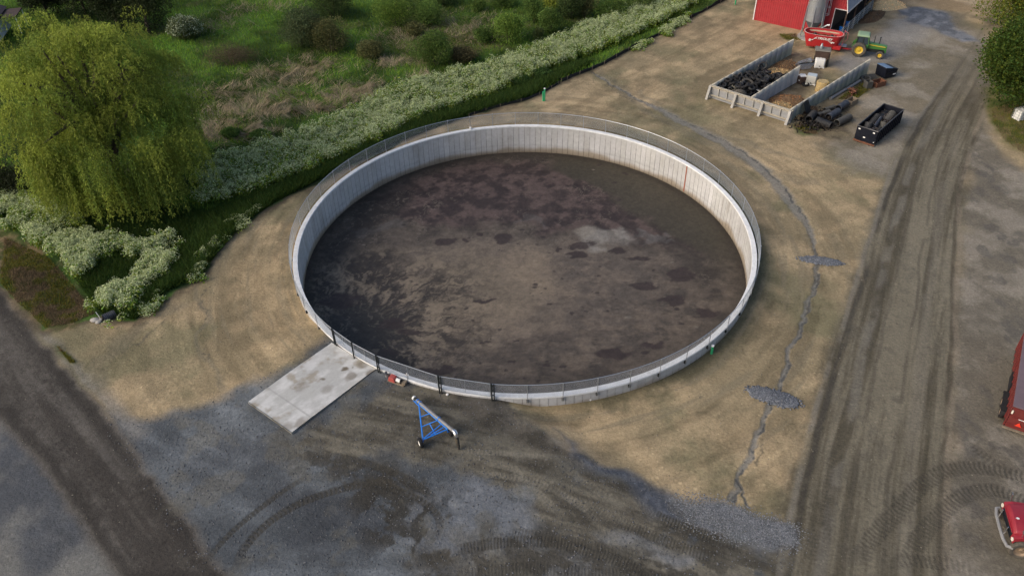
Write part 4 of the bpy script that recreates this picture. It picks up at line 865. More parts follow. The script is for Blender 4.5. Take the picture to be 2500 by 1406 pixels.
M_greenpipe = paint('green_plastic_pipe', (.03, .33, .14), .4, (.1, .3, .15), .2)
M_stone = mat('grey_stone', (.22, .225, .235), .9, var=.4, sc=12, bump=.4)
M_greypipe = mat('grey_pipe', (.21, .21, .22), .6, .2, var=.15, sc=4, dirt=(.3, .28, .25), dsc=3, damt=.4)
M_pipe2 = mat('blue_black_pipe', (.03, .034, .046), .5, 0, var=.3, sc=4, dirt=(.12, .115, .11), dsc=2, damt=.5)
M_pipe3 = mat('dusty_grey_pipe', (.07, .068, .062), .8, 0, var=.3, sc=4, dirt=(.05, .05, .05), dsc=2, damt=.5)
M_chrome = mat('chrome', (.62, .62, .64), .22, .95, var=.08, bump=0)
M_bronze = mat('dirty_wheel_rim', (.26, .19, .13), .6, .3, var=.3, sc=6)
M_lamp = mat('lamp_lens', (.75, .70, .60), .15, var=.05, bump=0)
M_smv = paint('orange_red_reflector', (.80, .045, .02), .4, damt=.1)
M_mauve = paint('faded_mauve_roof', (.15, .105, .115), .6, (.11, .08, .085), .5, .15)

def rz_of(p, q): return math.atan2(q[1] - p[1], q[0] - p[0])
def plane_hit(px, py, o, nrm):
    v = ray(px, py); c = Vector((0, 0, CAM_H)); t = (Vector(o) - c).dot(nrm) / v.dot(nrm); return c + v * t
def mslab(m, pts, z0, z1):
    n = len(pts); vs = [(p[0], p[1], z0) for p in pts] + [(p[0], p[1], z1) for p in pts]
    return m._add(vs, [(k, (k + 1) % n, n + (k + 1) % n, n + k) for k in range(n)] + [tuple(range(n - 1, -1, -1)), tuple(range(n, 2 * n))])
def corr(name, x0, x1, zb, zt, m_, parent, pitch=.3, y0=0.0, d=.035, rot=None):
    """ribbed steel sheet standing on the local XZ plane, one connected surface"""
    xs = []; x_ = x0
    while x_ < x1 - 1e-6:
        for dx, yy in ((0, 0), (pitch * .72, 0), (pitch * .79, -d), (pitch * .93, -d)):
            if x_ + dx <= x1: xs.append((x_ + dx, yy))
        x_ += pitch
    xs.append((x1, 0)); M4 = rot or Matrix.Identity(4); m = MB(); vs = []
    for xx, yy in xs: vs += [M4 @ Vector((xx, y0 + yy, zb(xx))), M4 @ Vector((xx, y0 + yy, zt(xx)))]
    m._add(vs, [(2 * i, 2 * i + 2, 2 * i + 3, 2 * i + 1) for i in range(len(xs) - 1)])
    o = m.build(name, m_, parent); s_ = o.modifiers.new('thick', 'SOLIDIFY'); s_.thickness = .02; return o

# ------------------------------------------------------------------ barn
bL = atg(1839.5, 49); bE = atg(1951, 73.5); brz = rz_of(bL, bE); bx = Vector((math.cos(brz), math.sin(brz), 0)); by = Vector((-math.sin(brz), math.cos(brz), 0))
ev = plane_hit(2070, 27, bL, by); BW = (ev - bL).dot(bx); HE = ev.z - bL.z
op = plane_hit(2040, 21, bL, by); XO = (op - bL).dot(bx); ZO = op.z - bL.z
barn = thing('red_barn', 'red ribbed steel barn with a blue grey roof and open stall side', 'barn', bL, brz)
BLN = 26.0; HB, IN = 5.6, 1.35            # steep lower roof then shallow upper roof
def gz(xx):
    xx = min(xx, BW - xx)
    return HE + HB * xx / IN if xx < IN else HE + HB + (xx - IN) * .42
corr('wall', 0, XO, lambda q: -.2, gz, M_barn, barn)
corr('wall', XO, BW, lambda q: ZO, gz, M_barn, barn)
RM = Matrix.Translation((0, 0, 0)) @ Matrix.Rotation(math.pi / 2, 4, 'Z')
corr('wall', 0, BLN, lambda q: -.2, lambda q: HE, M_barn, barn, rot=RM)
corr('wall', 0, BW, lambda q: -.2, gz, M_barn, barn, rot=Matrix.Translation((0, BLN, 0)))
def roofpoly(off, oh):
    return [(-oh, HE - oh * HB / IN * .5 + off), (IN, HE + HB + off), (BW / 2, HE + HB + (BW / 2 - IN) * .42 + off), (BW - IN, HE + HB + off), (BW + oh, HE - oh * HB / IN * .5 + off)]
a_, b_ = roofpoly(.14, .12), roofpoly(.03, .12)
m = MB(); m.prism(a_ + b_[::-1], -.28, BLN + .3); m.build('roof', M_roof, barn)
m = MB(); a2, b2 = roofpoly(.17, .15), roofpoly(-.13, .10); m.prism(a2 + b2[::-1], -.33, -.285); m.build('gable_trim', M_trim, barn)
m = MB(); m.box((-.03, -.06, HE / 2), (.14, .10, HE)); m.build('corner_trim', M_trim, barn)
m = MB(); m.box((XO, -.06, ZO / 2), (.08, .08, ZO)); m.build('door_trim', M_trim, barn)
m = MB(); m.box(((XO + BW) / 2, -.06, ZO), (BW - XO + .08, .08, .09)); m.build('door_trim', M_trim, barn)
m = MB(); m.box((BW + .10, BLN / 2, HE - .16), (.05, BLN, .26)); m.build('eave_trim', M_trim, barn)
for k in range(7):
    m = MB(); m.box((BW - .05, .1 + k * 4.2, HE / 2 - .1), (.16, .16, HE - .2)); m.build('post', M_brown, barn)
m = MB(); m.box((BW / 2, BLN / 2 - .2, .03), (BW - .3, BLN - 1, .04)); m.build('floor', mat('dark_bedding', (.035, .027, .02), .95), barn)
m = MB(); m.box((XO - .6, 9, HE / 2), (.06, 17, HE)); m.build('partition', M_brown, barn)
for k, (y0, y1) in enumerate(((-4.6, -.6), (-.4, 4.0), (4.3, 8.2), (8.5, 12.4))):
    g_ = bpy.data.objects.new('stall_gate', None); C.objects.link(g_); g_.parent = barn
    for z in (.45, .75, 1.05, 1.35, 1.65):
        m = MB(); m.cyl((BW + .12, y0, z), (BW + .12, y1, z), .035, n=6); m.build('gate_rail', M_galv, g_)
    for yy in (y0, (y0 + y1) / 2, y1):
        m = MB(); m.cyl((BW + .12, yy, .05), (BW + .12, yy, 1.72), .05, n=6); m.build('gate_upright', M_galv, g_)
for k, yy in enumerate((2.2, 4.6)):
    t = thing('feed_barrel', ('blue feed barrel just inside the open barn corner', 'blue feed barrel behind the second stall gate of the barn')[k], 'barrel', bL + bx * (BW - .8) + by * yy)
    m = MB(); m.lathe([(0, 0), (.28, 0), (.3, .1), (.3, .35), (.315, .38), (.3, .42), (.3, .7), (.28, .85), (0, .85)], 16); m.build('drum', M_blue, t, smooth=True)
    m = MB(); m.cyl((0, 0, .85), (0, 0, .89), .285, n=16); m.build('lid', M_dark, t)

# ------------------------------------------------------------------ feed silo in front of the barn
sc_ = atg(1978, 91); silo = thing('feed_silo', 'galvanised hopper silo on steel legs in front of the red barn', 'silo', sc_, -.3); silo.scale = (.88, .88, 1)
m = MB(); m.lathe([(1.32, 2.35), (1.32, 3.3), (1.345, 3.32), (1.32, 3.34), (1.32, 4.4), (1.345, 4.42), (1.32, 4.44), (1.32, 5.5), (1.345, 5.52), (1.32, 5.54), (1.32, 8.2), (1.34, 8.22), (.3, 9.3), (0, 9.32)], 40); m.build('bin_body', M_galv, silo, smooth=True)
m = MB(); m.lathe([(1.31, 2.36), (.28, .85), (.28, .6)], 32); m.build('hopper', mat('dull_steel_hopper', (.17, .19, .22), .5, .6, var=.15, sc=3), silo, smooth=True)
for k in range(6):
    a = math.pi / 3 * k + .35; m = MB(); q = Vector((math.cos(a), math.sin(a), 0)); m.beam(q * 1.62, q * 1.38 + Vector((0, 0, 4.3)), .11, .11); m.build('leg', M_galv, silo)
    a2 = a + math.pi / 3; q2 = Vector((math.cos(a2), math.sin(a2), 0)); m = MB(); m.beam(q * 1.6 + Vector((0, 0, .25)), q2 * 1.5 + Vector((0, 0, 2.0)), .05); m.build('brace', M_pgreen, silo)
m = MB(); m.cyl((0, 0, -.3), (0, 0, .08), 1.95, n=24); m.build('base', M_conc, silo)
la = .15 - silo.rotation_euler.z; lq_ = Vector((math.cos(la), math.sin(la), 0)); ls = Vector((-lq_.y, lq_.x, 0)); lad = bpy.data.objects.new('ladder', None); C.objects.link(lad); lad.parent = silo
for s_ in (-.22, .22):
    m = MB(); m.beam(lq_ * 1.5 + ls * s_ + Vector((0, 0, 1.6)), lq_ * 1.5 + ls * s_ + Vector((0, 0, 8.6)), .06); m.build('ladder_rail', M_trim, lad)
for k in range(22):
    z = 1.8 + k * .31; m = MB(); m.cyl(lq_ * 1.5 + ls * -.22 + Vector((0, 0, z)), lq_ * 1.5 + ls * .22 + Vector((0, 0, z)), .022, n=6); m.build('rung', M_trim, lad)
cage = bpy.data.objects.new('ladder_cage', None); C.objects.link(cage); cage.parent = silo
def cpt(b, z): return lq_ * (1.52 + .72 * math.cos(b)) + ls * (.36 * math.sin(b)) + Vector((0, 0, z))
for z in (2.9, 3.9, 4.9, 5.9, 6.9, 7.9):
    m = MB(); m.tube([cpt(-1.57 + 3.14 * k / 8, z) for k in range(9)], .03, 6); m.build('hoop', M_trim, cage)
for b in (-1.1, -.55, 0, .55, 1.1):
    m = MB(); m.cyl(cpt(b, 2.85), cpt(b, 8.0), .024, n=6); m.build('cage_bar', M_trim, cage)
m = MB(); m.tube([(.1, -.1, .75), (1.1, -.5, 1.35), (2.0, -.7, 2.0), (2.3, -.75, 2.0)], [.12, .12, .12, .18], 10); m.build('auger_tube', M_galv, silo, smooth=True)

# ------------------------------------------------------------------ mixer wagon
mo = atg(2003, 119); mrz = rz_of(atg(1969, 118), atg(2037, 127)); mixer = thing('feed_mixer_wagon', 'bright red oval tub feed mixer wagon with white lettering hitched to the tractor', 'farm wagon', mo, mrz)
def oval(a, b, z, n=48, off=0):
    out = []
    st_ = a - b
    for k in range(n):
        t = 2 * math.pi * k / n; c, s_ = math.cos(t), math.sin(t)
        out.append((st_ * max(-1, min(1, c * 1.6)) + b * c, b * s_, z))
    return out
m = MB(); m.loft([oval(1.95, .88, .5), oval(2.05, .98, .8), oval(2.42, 1.30, 1.98), oval(2.44, 1.31, 2.10), oval(2.36, 1.24, 2.10), oval(2.34, 1.22, 1.98), oval(1.95, .86, .65)]); tub = m.build('tub', M_red, mixer, smooth=True)
m = MB(); m.loft([oval(2.325, 1.20, 1.92), oval(1.98, .9, .72)], caps=False); m.build('tub_lining', mat('cream_lining', (.42, .36, .25), .8, var=.2, sc=3, dirt=(.2, .14, .08), dsc=2), tub, smooth=True)
m = MB(); m.loft([oval(2.46, 1.33, 2.095), oval(2.46, 1.33, 2.16), oval(2.33, 1.21, 2.16), oval(2.33, 1.21, 2.095), oval(2.46, 1.33, 2.095)], caps=False); m.build('rim', M_red, tub, smooth=True)
m = MB(); m.loft([oval(2.45, 1.32, 2.165), oval(2.34, 1.21, 2.175)], caps=False); m.build('rim_liner', mat('pink_rim', (.55, .35, .32), .6), tub)
for s_ in (-1, 1):
    m = MB(); m.lathe([(.0, 2.0), (.16, 1.95), (.3, 1.5), (.75, .95), (.85, .8)], 16, c=(s_ * 1.05, 0, 0)); m.build('auger', M_dark, mixer, smooth=True)
V_, F_ = leaf_quads(np.column_stack([rng.normal(size=900) * .8, rng.normal(size=900) * .4, 1.55 + .10 * rng.normal(size=900)]), .22, .3)
np_mesh('feed', V_, F_, M_leaf, mixer, col=np.repeat(vary((.10, .075, .03), 900, .6), 4, axis=0))
def label_text(txt, size, M4, m_, parent, name, shear=.25, ext=.006):
    cu = bpy.data.curves.new(name, 'FONT'); cu.body = txt; cu.size = size; cu.shear = shear; cu.extrude = ext; cu.align_x = 'CENTER'; cu.offset = .012 * size / .3
    f = bpy.data.objects.new(name, cu); C.objects.link(f); bpy.context.view_layer.update()
    me = bpy.data.meshes.new_from_object(f.evaluated_get(bpy.context.evaluated_depsgraph_get())); bpy.data.objects.remove(f)
    o = bpy.data.objects.new(name, me); C.objects.link(o); me.materials.clear(); me.materials.append(m_); o.parent = parent; o.matrix_local = M4; return o
def tubside(x_, z): return Vector((x_, -(.98 + (z - .8) * (.32 / 1.18)) - .015, z))
tilt = math.atan2(.32, 1.18)
RT = Matrix.Rotation(math.pi / 2 - 0 + tilt, 4, 'X')
label_text('TRIOLIET', .44, Matrix.Translation(tubside(.28, 1.62)) @ RT, M_ivory, mixer, 'lettering', .35)
def poly_side(pts, name, x0=0):
    m = MB(); vs = [tubside(x_, z) for x_, z in pts]; vs2 = [v + Vector((0, -.012, 0)) for v in vs]; n = len(pts)
    m._add(vs + vs2, [(k, (k + 1) % n, n + (k + 1) % n, n + k) for k in range(n)] + [tuple(range(n)), tuple(range(n, 2 * n))][::1]); m.build(name, M_ivory, mixer)
poly_side([(-1.08, 1.60), (-.72, 1.93), (-.6, 1.93), (-.80, 1.74), (-.6, 1.74), (-.66, 1.66), (-.85, 1.66), (-.92, 1.60)], 'logo_mark')
poly_side([(-1.75, 1.38), (-1.55, 1.46), (-1.53, 1.58), (-1.43, 1.58), (-1.4, 1.48), (-.97, 1.52), (-1.15, 1.4), (-1.3, 1.42), (-1.45, 1.26), (-1.27, 1.26), (-1.37, 1.20), (-1.63, 1.20), (-1.5, 1.38)], 'bull_emblem')
poly_side([(.72, 1.50), (1.2, 1.46), (1.22, 1.58), (1.3, 1.48), (1.6, 1.42), (1.52, 1.32), (1.3, 1.32), (1.25, 1.20), (1.1, 1.24), (1.15, 1.34), (.95, 1.40)], 'bull_emblem')
m = MB(); m.box((0, 0, .42), (3.6, 1.2, .22)); m.build('chassis', M_red, mixer, bevel=.02)
m = MB(); m.beam((1.7, 0, .5), (4.0, 0, .42), .22, .16); m.build('drawbar', M_red, mixer)
m = MB(); m.box((1.95, -.55, .62), (.9, .5, .5)); m.build('gearbox_cover', M_red, mixer, bevel=.04)
m = MB(); m.box((2.55, .1, .78), (1.0, .9, .05)); m.build('platform', M_galv, mixer)
for yy in (-.35, .55):
    m = MB(); m.cyl((2.5, yy, .6), (2.45, yy, 2.6), .03, n=6); m.build('ladder_rail', mat('pink_red', (.42, .10, .12), .5) if yy < 0 else bpy.data.materials['pink_red'], mixer)
for z in (1.1, 1.5, 1.9, 2.3):
    m = MB(); m.cyl((2.48, -.35, z), (2.48, .55, z), .03, n=6); m.build('ladder_rung', bpy.data.materials['pink_red'], mixer)
m = MB(); m.tube([(2.4, .5, 2.5), (2.9, .4, 2.3), (2.95, .2, 1.6), (2.6, .0, 1.1)], .035, 6); m.build('hose', bpy.data.materials['pink_red'], mixer)
def wheel(parent, c, r, wdt, axis='Y', mt=None, mr=None, rim=.58, n=28, side=-1, lugs=0, name='wheel'):
    w_ = bpy.data.objects.new(name, None); C.objects.link(w_); w_.parent = parent; w_.location = c
    h_ = wdt / 2; ri = r * rim
    m = MB(); m.lathe([(ri, -h_ * .8), (ri + (r - ri) * .35, -h_), (r * .93, -h_ * .92), (r, -h_ * .6), (r, h_ * .6), (r * .93, h_ * .92), (ri + (r - ri) * .35, h_), (ri, h_ * .8)], n, True, axis)
    ty = m.build('tyre', mt or M_rubber, w_, smooth=True)
    if lugs:
        for k in range(lugs):
            a = 2 * math.pi * k / lugs
            for sg in (-1, 1):
                aa = a + (math.pi / lugs if sg > 0 else 0); ml = MB()
                p = Vector((math.cos(aa) * r * 1.005, sg * h_ * .05, math.sin(aa) * r * 1.005)); q = Vector((math.cos(aa + .14) * r * .98, sg * h_ * .88, math.sin(aa + .14) * r * .98))
                m.beam(p, q, .05, .05)
        bpy.data.objects.remove(ty); ty = m.build('tyre', mt or M_rubber, w_, smooth=True)
    m = MB(); s_ = side; m.lathe([(ri * 1.02, s_ * h_ * .82), (ri * .92, s_ * h_ * .7), (ri * .75, s_ * h_ * .3), (ri * .35, s_ * h_ * .3), (ri * .3, s_ * h_ * .62), (0, s_ * h_ * .66)], n, False, axis); m.build('rim', mr or M_yel, w_, smooth=True)
    m = MB(); m.lathe([(ri * 1.0, -s_ * h_ * .8), (ri * .8, -s_ * h_ * .2), (0, -s_ * h_ * .2)], n, False, axis); m.build('rim_back', M_dark, w_, smooth=True)
    return w_
for s_ in (-1, 1): wheel(mixer, (-.3, s_ * .72, .42), .42, .3, mr=M_trim, side=s_)

# ------------------------------------------------------------------ tractor
tn = atg(2092.5, 138); tf = atg(2139, 145); trz = rz_of(tn, tf); tl = Vector((-math.sin(trz), math.cos(trz), 0))
tractor = thing('farm_tractor', 'green farm tractor with yellow wheels and a pale cab roof', 'tractor', tn + tl * .86, trz)
for s_ in (-1, 1):
    wheel(tractor, (0, s_ * .86, .88), .88, .50, mt=M_mudrub, side=s_, lugs=20, rim=.56)
    wheel(tractor, (2.55, s_ * .74, .46), .46, .30, mt=M_mudrub, side=s_, rim=.52)
m = MB(); sec = lambda x_, hw_, z0, z1: [(x_, -hw_, z0), (x_, -hw_, z1 - .12), (x_, -hw_ * .75, z1), (x_, hw_ * .75, z1), (x_, hw_, z1 - .12), (x_, hw_, z0)]
m.loft([sec(.95, .40, 1.0, 1.72), sec(1.6, .38, 1.0, 1.66), sec(2.9, .33, .98, 1.52), sec(3.15, .31, .72, 1.48), sec(3.2, .28, .74, 1.40)]); m.build('hood', M_green, tractor, bevel=.02)
for s_ in (-1, 1):
    m = MB(); m.beam((1.0, s_ * .402, 1.50), (3.0, s_ * .335, 1.36), .014, .09); m.build('hood_stripe', M_yel, tractor)
    m = MB(); m.lathe([(.0, 0), (0.09, 0)], 8); 
    m = MB(); pts = [(.98 * math.cos(a), .88 + .98 * math.sin(a)) for a in [R(v) for v in (170, 145, 120, 95, 70, 50)]]; m.prism(pts + [(.55, 1.35), (-.55, 1.35)], s_ * .58 - .04, s_ * .58 + .04 ); m.build('fender', M_green, tractor)
m = MB(); m.box((1.95, 0, .78), (2.2, .46, .5)); m.build('engine', M_dark, tractor, bevel=.04)
m = MB(); m.box((.2, 0, .82), (1.4, .6, .55)); m.build('gearbox', M_dark, tractor, bevel=.05)
m = MB(); m.cyl((0, -.8, .88), (0, .8, .88), .1, n=10); m.build('rear_axle', M_dark, tractor)
m = MB(); m.box((2.55, 0, .50), (.16, 1.3, .16)); m.build('front_axle', M_dark, tractor)
m = MB(); m.box((2.85, 0, .74), (.75, .42, .34)); m.build('front_weight', M_green, tractor, bevel=.03)
cs = lambda z, x0, x1, hw_: [(x0, -hw_, z), (x1, -hw_, z), (x1, hw_, z), (x0, hw_, z)]
m = MB(); m.loft([cs(1.22, -.45, .95, .70), cs(1.52, -.5, .97, .72), cs(2.5, -.42, .80, .68)]); m.build('cab_glass', M_glass, tractor, bevel=.03)
m = MB(); m.loft([cs(1.0, -.46, .97, .71), cs(1.54, -.51, .985, .735)]); m.build('cab_lower', M_green, tractor, bevel=.02)
for (x0, x1) in ((-.5, -.42), (.975, .80), (.30, .25)):
    for s_ in (-1, 1):
        m = MB(); m.beam((x0, s_ * .72, 1.5), (x1, s_ * .685, 2.52), .08, .08); m.build('cab_pillar', M_green if x0 > .9 else M_dark, tractor)
m = MB(); m.loft([cs(2.48, -.55, .88, .76), cs(2.56, -.58, .92, .78), cs(2.70, -.5, .84, .70), cs(2.74, -.35, .7, .55)]); m.build('cab_roof', M_pgreen, tractor, bevel=.04)
m = MB(); m.cyl((1.55, -.12, 1.6), (1.55, -.12, 2.62), .045, n=8); m.build('exhaust_stack', M_dark, tractor)
m = MB(); m.cyl((2.2, .02, 1.5), (2.2, .02, 2.38), .05, n=8); m.cyl((2.2, .02, 2.38), (2.2, .02, 2.48), .09, .07, 8); m.build('air_intake', M_dark, tractor)
for s_ in (-1, 1):
    m = MB(); m.box((.98, s_ * .92, 2.1), (.05, .16, .26)); m.build('mirror', M_dark, tractor)
m = MB(); m.beam((-.5, 0, .45), (-1.25, 0, .45), .12, .1); m.build('drawbar', M_dark, tractor)

# ------------------------------------------------------------------ concrete bunker
HW, HF = 1.55, 2.05
def P2(px, py, z=HW): p = at(px, py, z); return Vector((p[0], p[1], 0))
bA, bB, bM = P2(1738, 207.6), P2(1929, 268), P2(1834, 237.5)
bAL, bML, bBL = P2(1938, 96, HF), P2(1953, 161, HF), P2(2125, 144.5, HF)
def panel_wall(name, label, p, q, h0, h1, t=.16, pl=1.22, tone=.33, cat='wall', grp='bunker walls', stain=0):
    L_ = (q - p).length; o = thing(name, label, cat, (p.x, p.y, 0), rz_of(p, q), grp)
    xs = [0]; n = max(1, round(L_ / pl))
    for k in range(1, n): x_ = L_ * k / n; xs += [x_ - .03, x_ - .02, x_ + .02, x_ + .03]
    xs.append(L_); V = []; Cc = []; F = []
    tones = [tone * (.93 + .14 * random.random()) for _ in range(n + 1)]; nz = 5
    for i, x_ in enumerate(xs):
        gro = (i % 4 in (2, 3)) and 0 < i < len(xs) - 1
        yy = t / 2 - (.008 if gro else 0); zt = h0 + (h1 - h0) * x_ / L_; k = min(n - 1, int(x_ / L_ * n))
        for side in (-1, 1):
            for j in range(nz + 1):
                z = -.8 + (zt + .8) * j / nz; V.append((x_, side * yy, z))
                c = np.array([tones[k] * .97, tones[k] * .99, tones[k] * 1.04]) * (.78 if gro else 1)
                if stain and z < .8 + .6 * random.random(): c = c * np.array([.8, .82, .66])
                if z > zt - .01: c = np.array([.46, .43, .36])
                Cc.append(c)
    m_ = 2 * (nz + 1)
    for i in range(len(xs) - 1):
        a, b = i * m_, (i + 1) * m_
        for j in range(nz): F += [(a + j, b + j, b + j + 1, a + j + 1), (a + nz + 1 + j, a + nz + 2 + j, b + nz + 2 + j, b + nz + 1 + j)]
        F.append((a + nz, b + nz, b + 2 * nz + 1, a + 2 * nz + 1))
    for a in (0, (len(xs) - 1) * m_):
        for j in range(nz): F.append((a + j, a + j + 1, a + nz + 2 + j, a + nz + 1 + j))
    np_mesh('panels', V, F, M_concw, o, col=np.array(Cc)); return o
e2 = (bAL - bA).normalized(); e1 = (bB - bA).normalized()
panel_wall('bunker_wall', 'long grey concrete panel wall behind the tyre pile, farthest left of the bunker', bA + e2 * .12, bAL, HW, HF, stain=1)
panel_wall('bunker_wall', 'shorter concrete panel wall dividing the tyre bay from the compost bay', bM + e2 * .12, bML, HW, HF, tone=.36)
panel_wall('bunker_wall', 'long stained concrete wall with pipes and scrap leaning along its outside', bB + e2 * .12, bBL, HW, HF, tone=.30, stain=1)
ew = panel_wall('bunker_end_wall', 'low tan concrete end wall with slanting buttresses across both bunker bays', bA - e1 * .15, bB + e1 * .35, HW, HW, tone=.29, pl=30, cat='wall')
EL = (bB - bA).length
for k in range(4):
    xx = .1 + (EL + .2) * k / 3; m = MB(); m.prism([(0, 0), (0, 0)], 0, 0) if False else None
    vs = [(xx - .15, -.09, HW - .05), (xx + .15, -.09, HW - .05), (xx + .15, -.28, HW - .02), (xx - .15, -.28, HW - .02), (xx - .15, -.62, -.5), (xx + .15, -.62, -.5), (xx + .15, -1.0, -.5), (xx - .15, -1.0, -.5)]
    m._add(vs, [(0, 1, 2, 3), (4, 5, 6, 7), (0, 1, 5, 4), (3, 2, 6, 7), (0, 3, 7, 4), (1, 2, 6, 5)]); m.build('buttress', M_conc, ew, bevel=.02)
    if k < 3:
        for f_ in (.33, .66):
            m = MB(); m.box((xx + (EL + .2) / 3 * f_, -.14, HW - .58), (.09, .11, 1.05)); m.build('rib', M_conc, ew)
m = MB(); m.box((EL / 2 + .2, -.17, HW - .06), (EL + .4, .18, .14)); m.build('top_rail', mat('tan_concrete', (.36, .32, .25), .85, var=.15, sc=1), ew, bevel=.01)
m = MB(); m.box((EL / 2 + .2, -.19, HW - 1.12), (EL + .4, .22, .10)); m.build('bottom_rail', bpy.data.materials['tan_concrete'], ew, bevel=.01)
def B(u, v, z=0): q = bA + e1 * u + e2 * v; return Vector((q.x, q.y, z + float(gh(np.array([q.x]), np.array([q.y]))[0])))

# heaps
def heap(name, label, cat, c, rx, ry, h, m_, rz=0, straw=(.3, .22, .11), ns=1400, seed=1):
    o = thing(name, label, cat, c, rz); n = 46; g_ = np.linspace(-1.15, 1.15, n); X_, Y_ = np.meshgrid(g_, g_); X_ = X_.ravel(); Y_ = Y_.ravel(); r_ = np.hypot(X_, Y_)
    Z_ = h * (1 - sst(.1, 1.1, r_ + (fbm(X_, Y_, .7, 3, 500 + seed) - .5) * .5)) * (.6 + .8 * fbm(X_, Y_, .5, 4, 510 + seed)) - .04
    I_ = np.arange(n * n).reshape(n, n); np_mesh('mound', np.column_stack([X_ * rx, Y_ * ry, Z_]), np.stack([I_[:-1, :-1], I_[:-1, 1:], I_[1:, 1:], I_[1:, :-1]], -1).reshape(-1, 4), m_, o, smooth=True)
    k = rng.integers(0, n * n, ns); k = k[Z_[k] > .05]; P = np.column_stack([X_[k] * rx, Y_[k] * ry, Z_[k] + .03]) + rng.normal(size=(len(k), 3)) * [.06, .06, .02]
    V_, F_ = leaf_quads(P, .28, .16); l = np_mesh('loose_litter', V_, F_, M_leaf, o, col=np.repeat(vary(straw, len(k), .55), 4, axis=0)); l['kind'] = 'stuff'
    return o
heap('straw_heap', 'tan straw heap behind the tyres in the left bunker bay', 'heap', B(2.5, 10.2), 2.5, 2.0, 1.0, M_hay, .2, (.34, .26, .14), 1800, 1)
heap('compost_heap', 'brown compost heap at the back of the left bunker bay', 'heap', B(1.9, 13.4), 1.8, 2.2, .7, M_compost, .1, (.17, .11, .06), 1200, 2)
heap('compost_heap', 'wide dark brown compost heap filling the front of the right bunker bay', 'heap', B(8.1, 4.3), 2.7, 2.3, 1.1, M_compost, -.7, (.19, .11, .055), 1600, 3)
heap('straw_heap', 'tan straw heap in the front corner of the right bunker bay', 'heap', B(8.0, 1.9), 2.5, 1.7, 1.1, M_hay, -.78, (.30, .22, .12), 1600, 4)
heap('straw_heap', 'tan straw pile beside the far end of the red barn', 'heap', atg(2160, 16), 2.6, 2.2, 1.8, mat('fresh_straw', (.56, .44, .26), .95, var=.25, sc=5, bump=.8, bsc=20), 0, (.55, .42, .24), 1800, 5)
heap('manure_heap', 'dark brown manure heap between the barn gates and the straw pile', 'heap', atg(2128, 44), 3.4, 1.2, .7, M_compost, .75, (.10, .07, .045), 1200, 6)
# tyres
def tyre_at(label, c, r, wdt, tilt, az, m_, grp=None, proto=None):
    if proto is None:
        m = MB(); ri = r * .56; h_ = wdt / 2
        m.lathe([(ri, -h_ * .7), (ri * 1.25, -h_), (r * .92, -h_ * .95), (r, -h_ * .6), (r, h_ * .6), (r * .92, h_ * .95), (ri * 1.25, h_), (ri, h_ * .7), (ri * 1.12, h_ * .55), (r * .88, h_ * .3), (r * .88, -h_ * .3), (ri * 1.12, -h_ * .55)], 22, True)
        if wdt > .4:
            for k in range(20):
                a = 2 * math.pi * k / 20
                for sg in (-1, 1): m.beam((math.cos(a) * r, math.sin(a) * r, 0), (math.cos(a + .16) * r * .97, math.sin(a + .16) * r * .97, sg * h_ * .85), .07, .06)
        o = m.build('tyre', m_, None, smooth=True)
    else: o = proto.copy(); C.objects.link(o)
    o.location = c; o.rotation_euler = (tilt, random.uniform(-.2, .2), az); return tag(o, label, 'tyre', grp)
TG = 'tyres heaped in the left bunker bay'
random.seed(5)
tyre_at('huge muddy tractor tyre standing against the bunker end wall, largest of the heap', B(3.0, 1.05, .85), .84, .50, R(62), brz * 0 + R(160), M_mudrub, TG)
tyre_at('big grey tractor tyre lying flat on top of the heap', B(2.2, 3.9, 1.15), .72, .45, R(14), .5, M_mudrub, TG)
tyre_at('big dusty tyre leaning beside the huge muddy one at the end wall', B(1.9, 1.3, .6), .66, .42, R(50), R(190), M_mudrub, TG)
prs = [tyre_at('plain black tyre in the heap', B(1, 3, .2), r_, w_, 0, 0, mm, TG) for r_, w_, mm in ((.36, .24, M_rubber), (.44, .28, M_rubber), (.5, .3, M_black), (.40, .24, M_black))]
MU = (bM - bA).dot(e1); placed = []; first = [True] * 4
for i in range(6000):
    u, v = random.uniform(.4, MU - .5), random.uniform(.45, 8.8)
    if v > 7.2 and u < 1.0: continue
    if math.hypot(u - 3.0, v - 1.05) < .9 or math.hypot(u - 1.9, v - 1.3) < .7: continue
    nb = [p for p in placed if math.hypot(p[0] - u, p[1] - v) < .6]
    mid_ = max(0, 1 - abs(u - 2.4) / 2.6) * max(0, 1 - abs(v - 4.4) / 5)
    if len(nb) > 2 + 3.4 * mid_ or any(math.hypot(p[0] - u, p[1] - v) < .22 for p in nb): continue
    z = .16 + (max(p[2] for p in nb) + .16 if nb else 0); z = min(z, 1.5)
    if math.hypot(u - 2.2, v - 3.9) < .95: z = min(z, .8)
    placed.append((u, v, z)); k = random.choice((0, 0, 1, 1, 2, 2, 1, 3)); tl_ = random.gauss(0, .45) if random.random() < .75 else random.choice((1.2, -1.1))
    if len(placed) > 185: break
    if first[k]: o = prs[k]; first[k] = False; o.location = B(u, v, z); o.rotation_euler = (tl_, random.uniform(-.3, .3), random.uniform(0, 6.28))
    else: tyre_at('plain black tyre in the heap', B(u, v, z), 0, 0, tl_, random.uniform(0, 6.28), None, TG, prs[k])
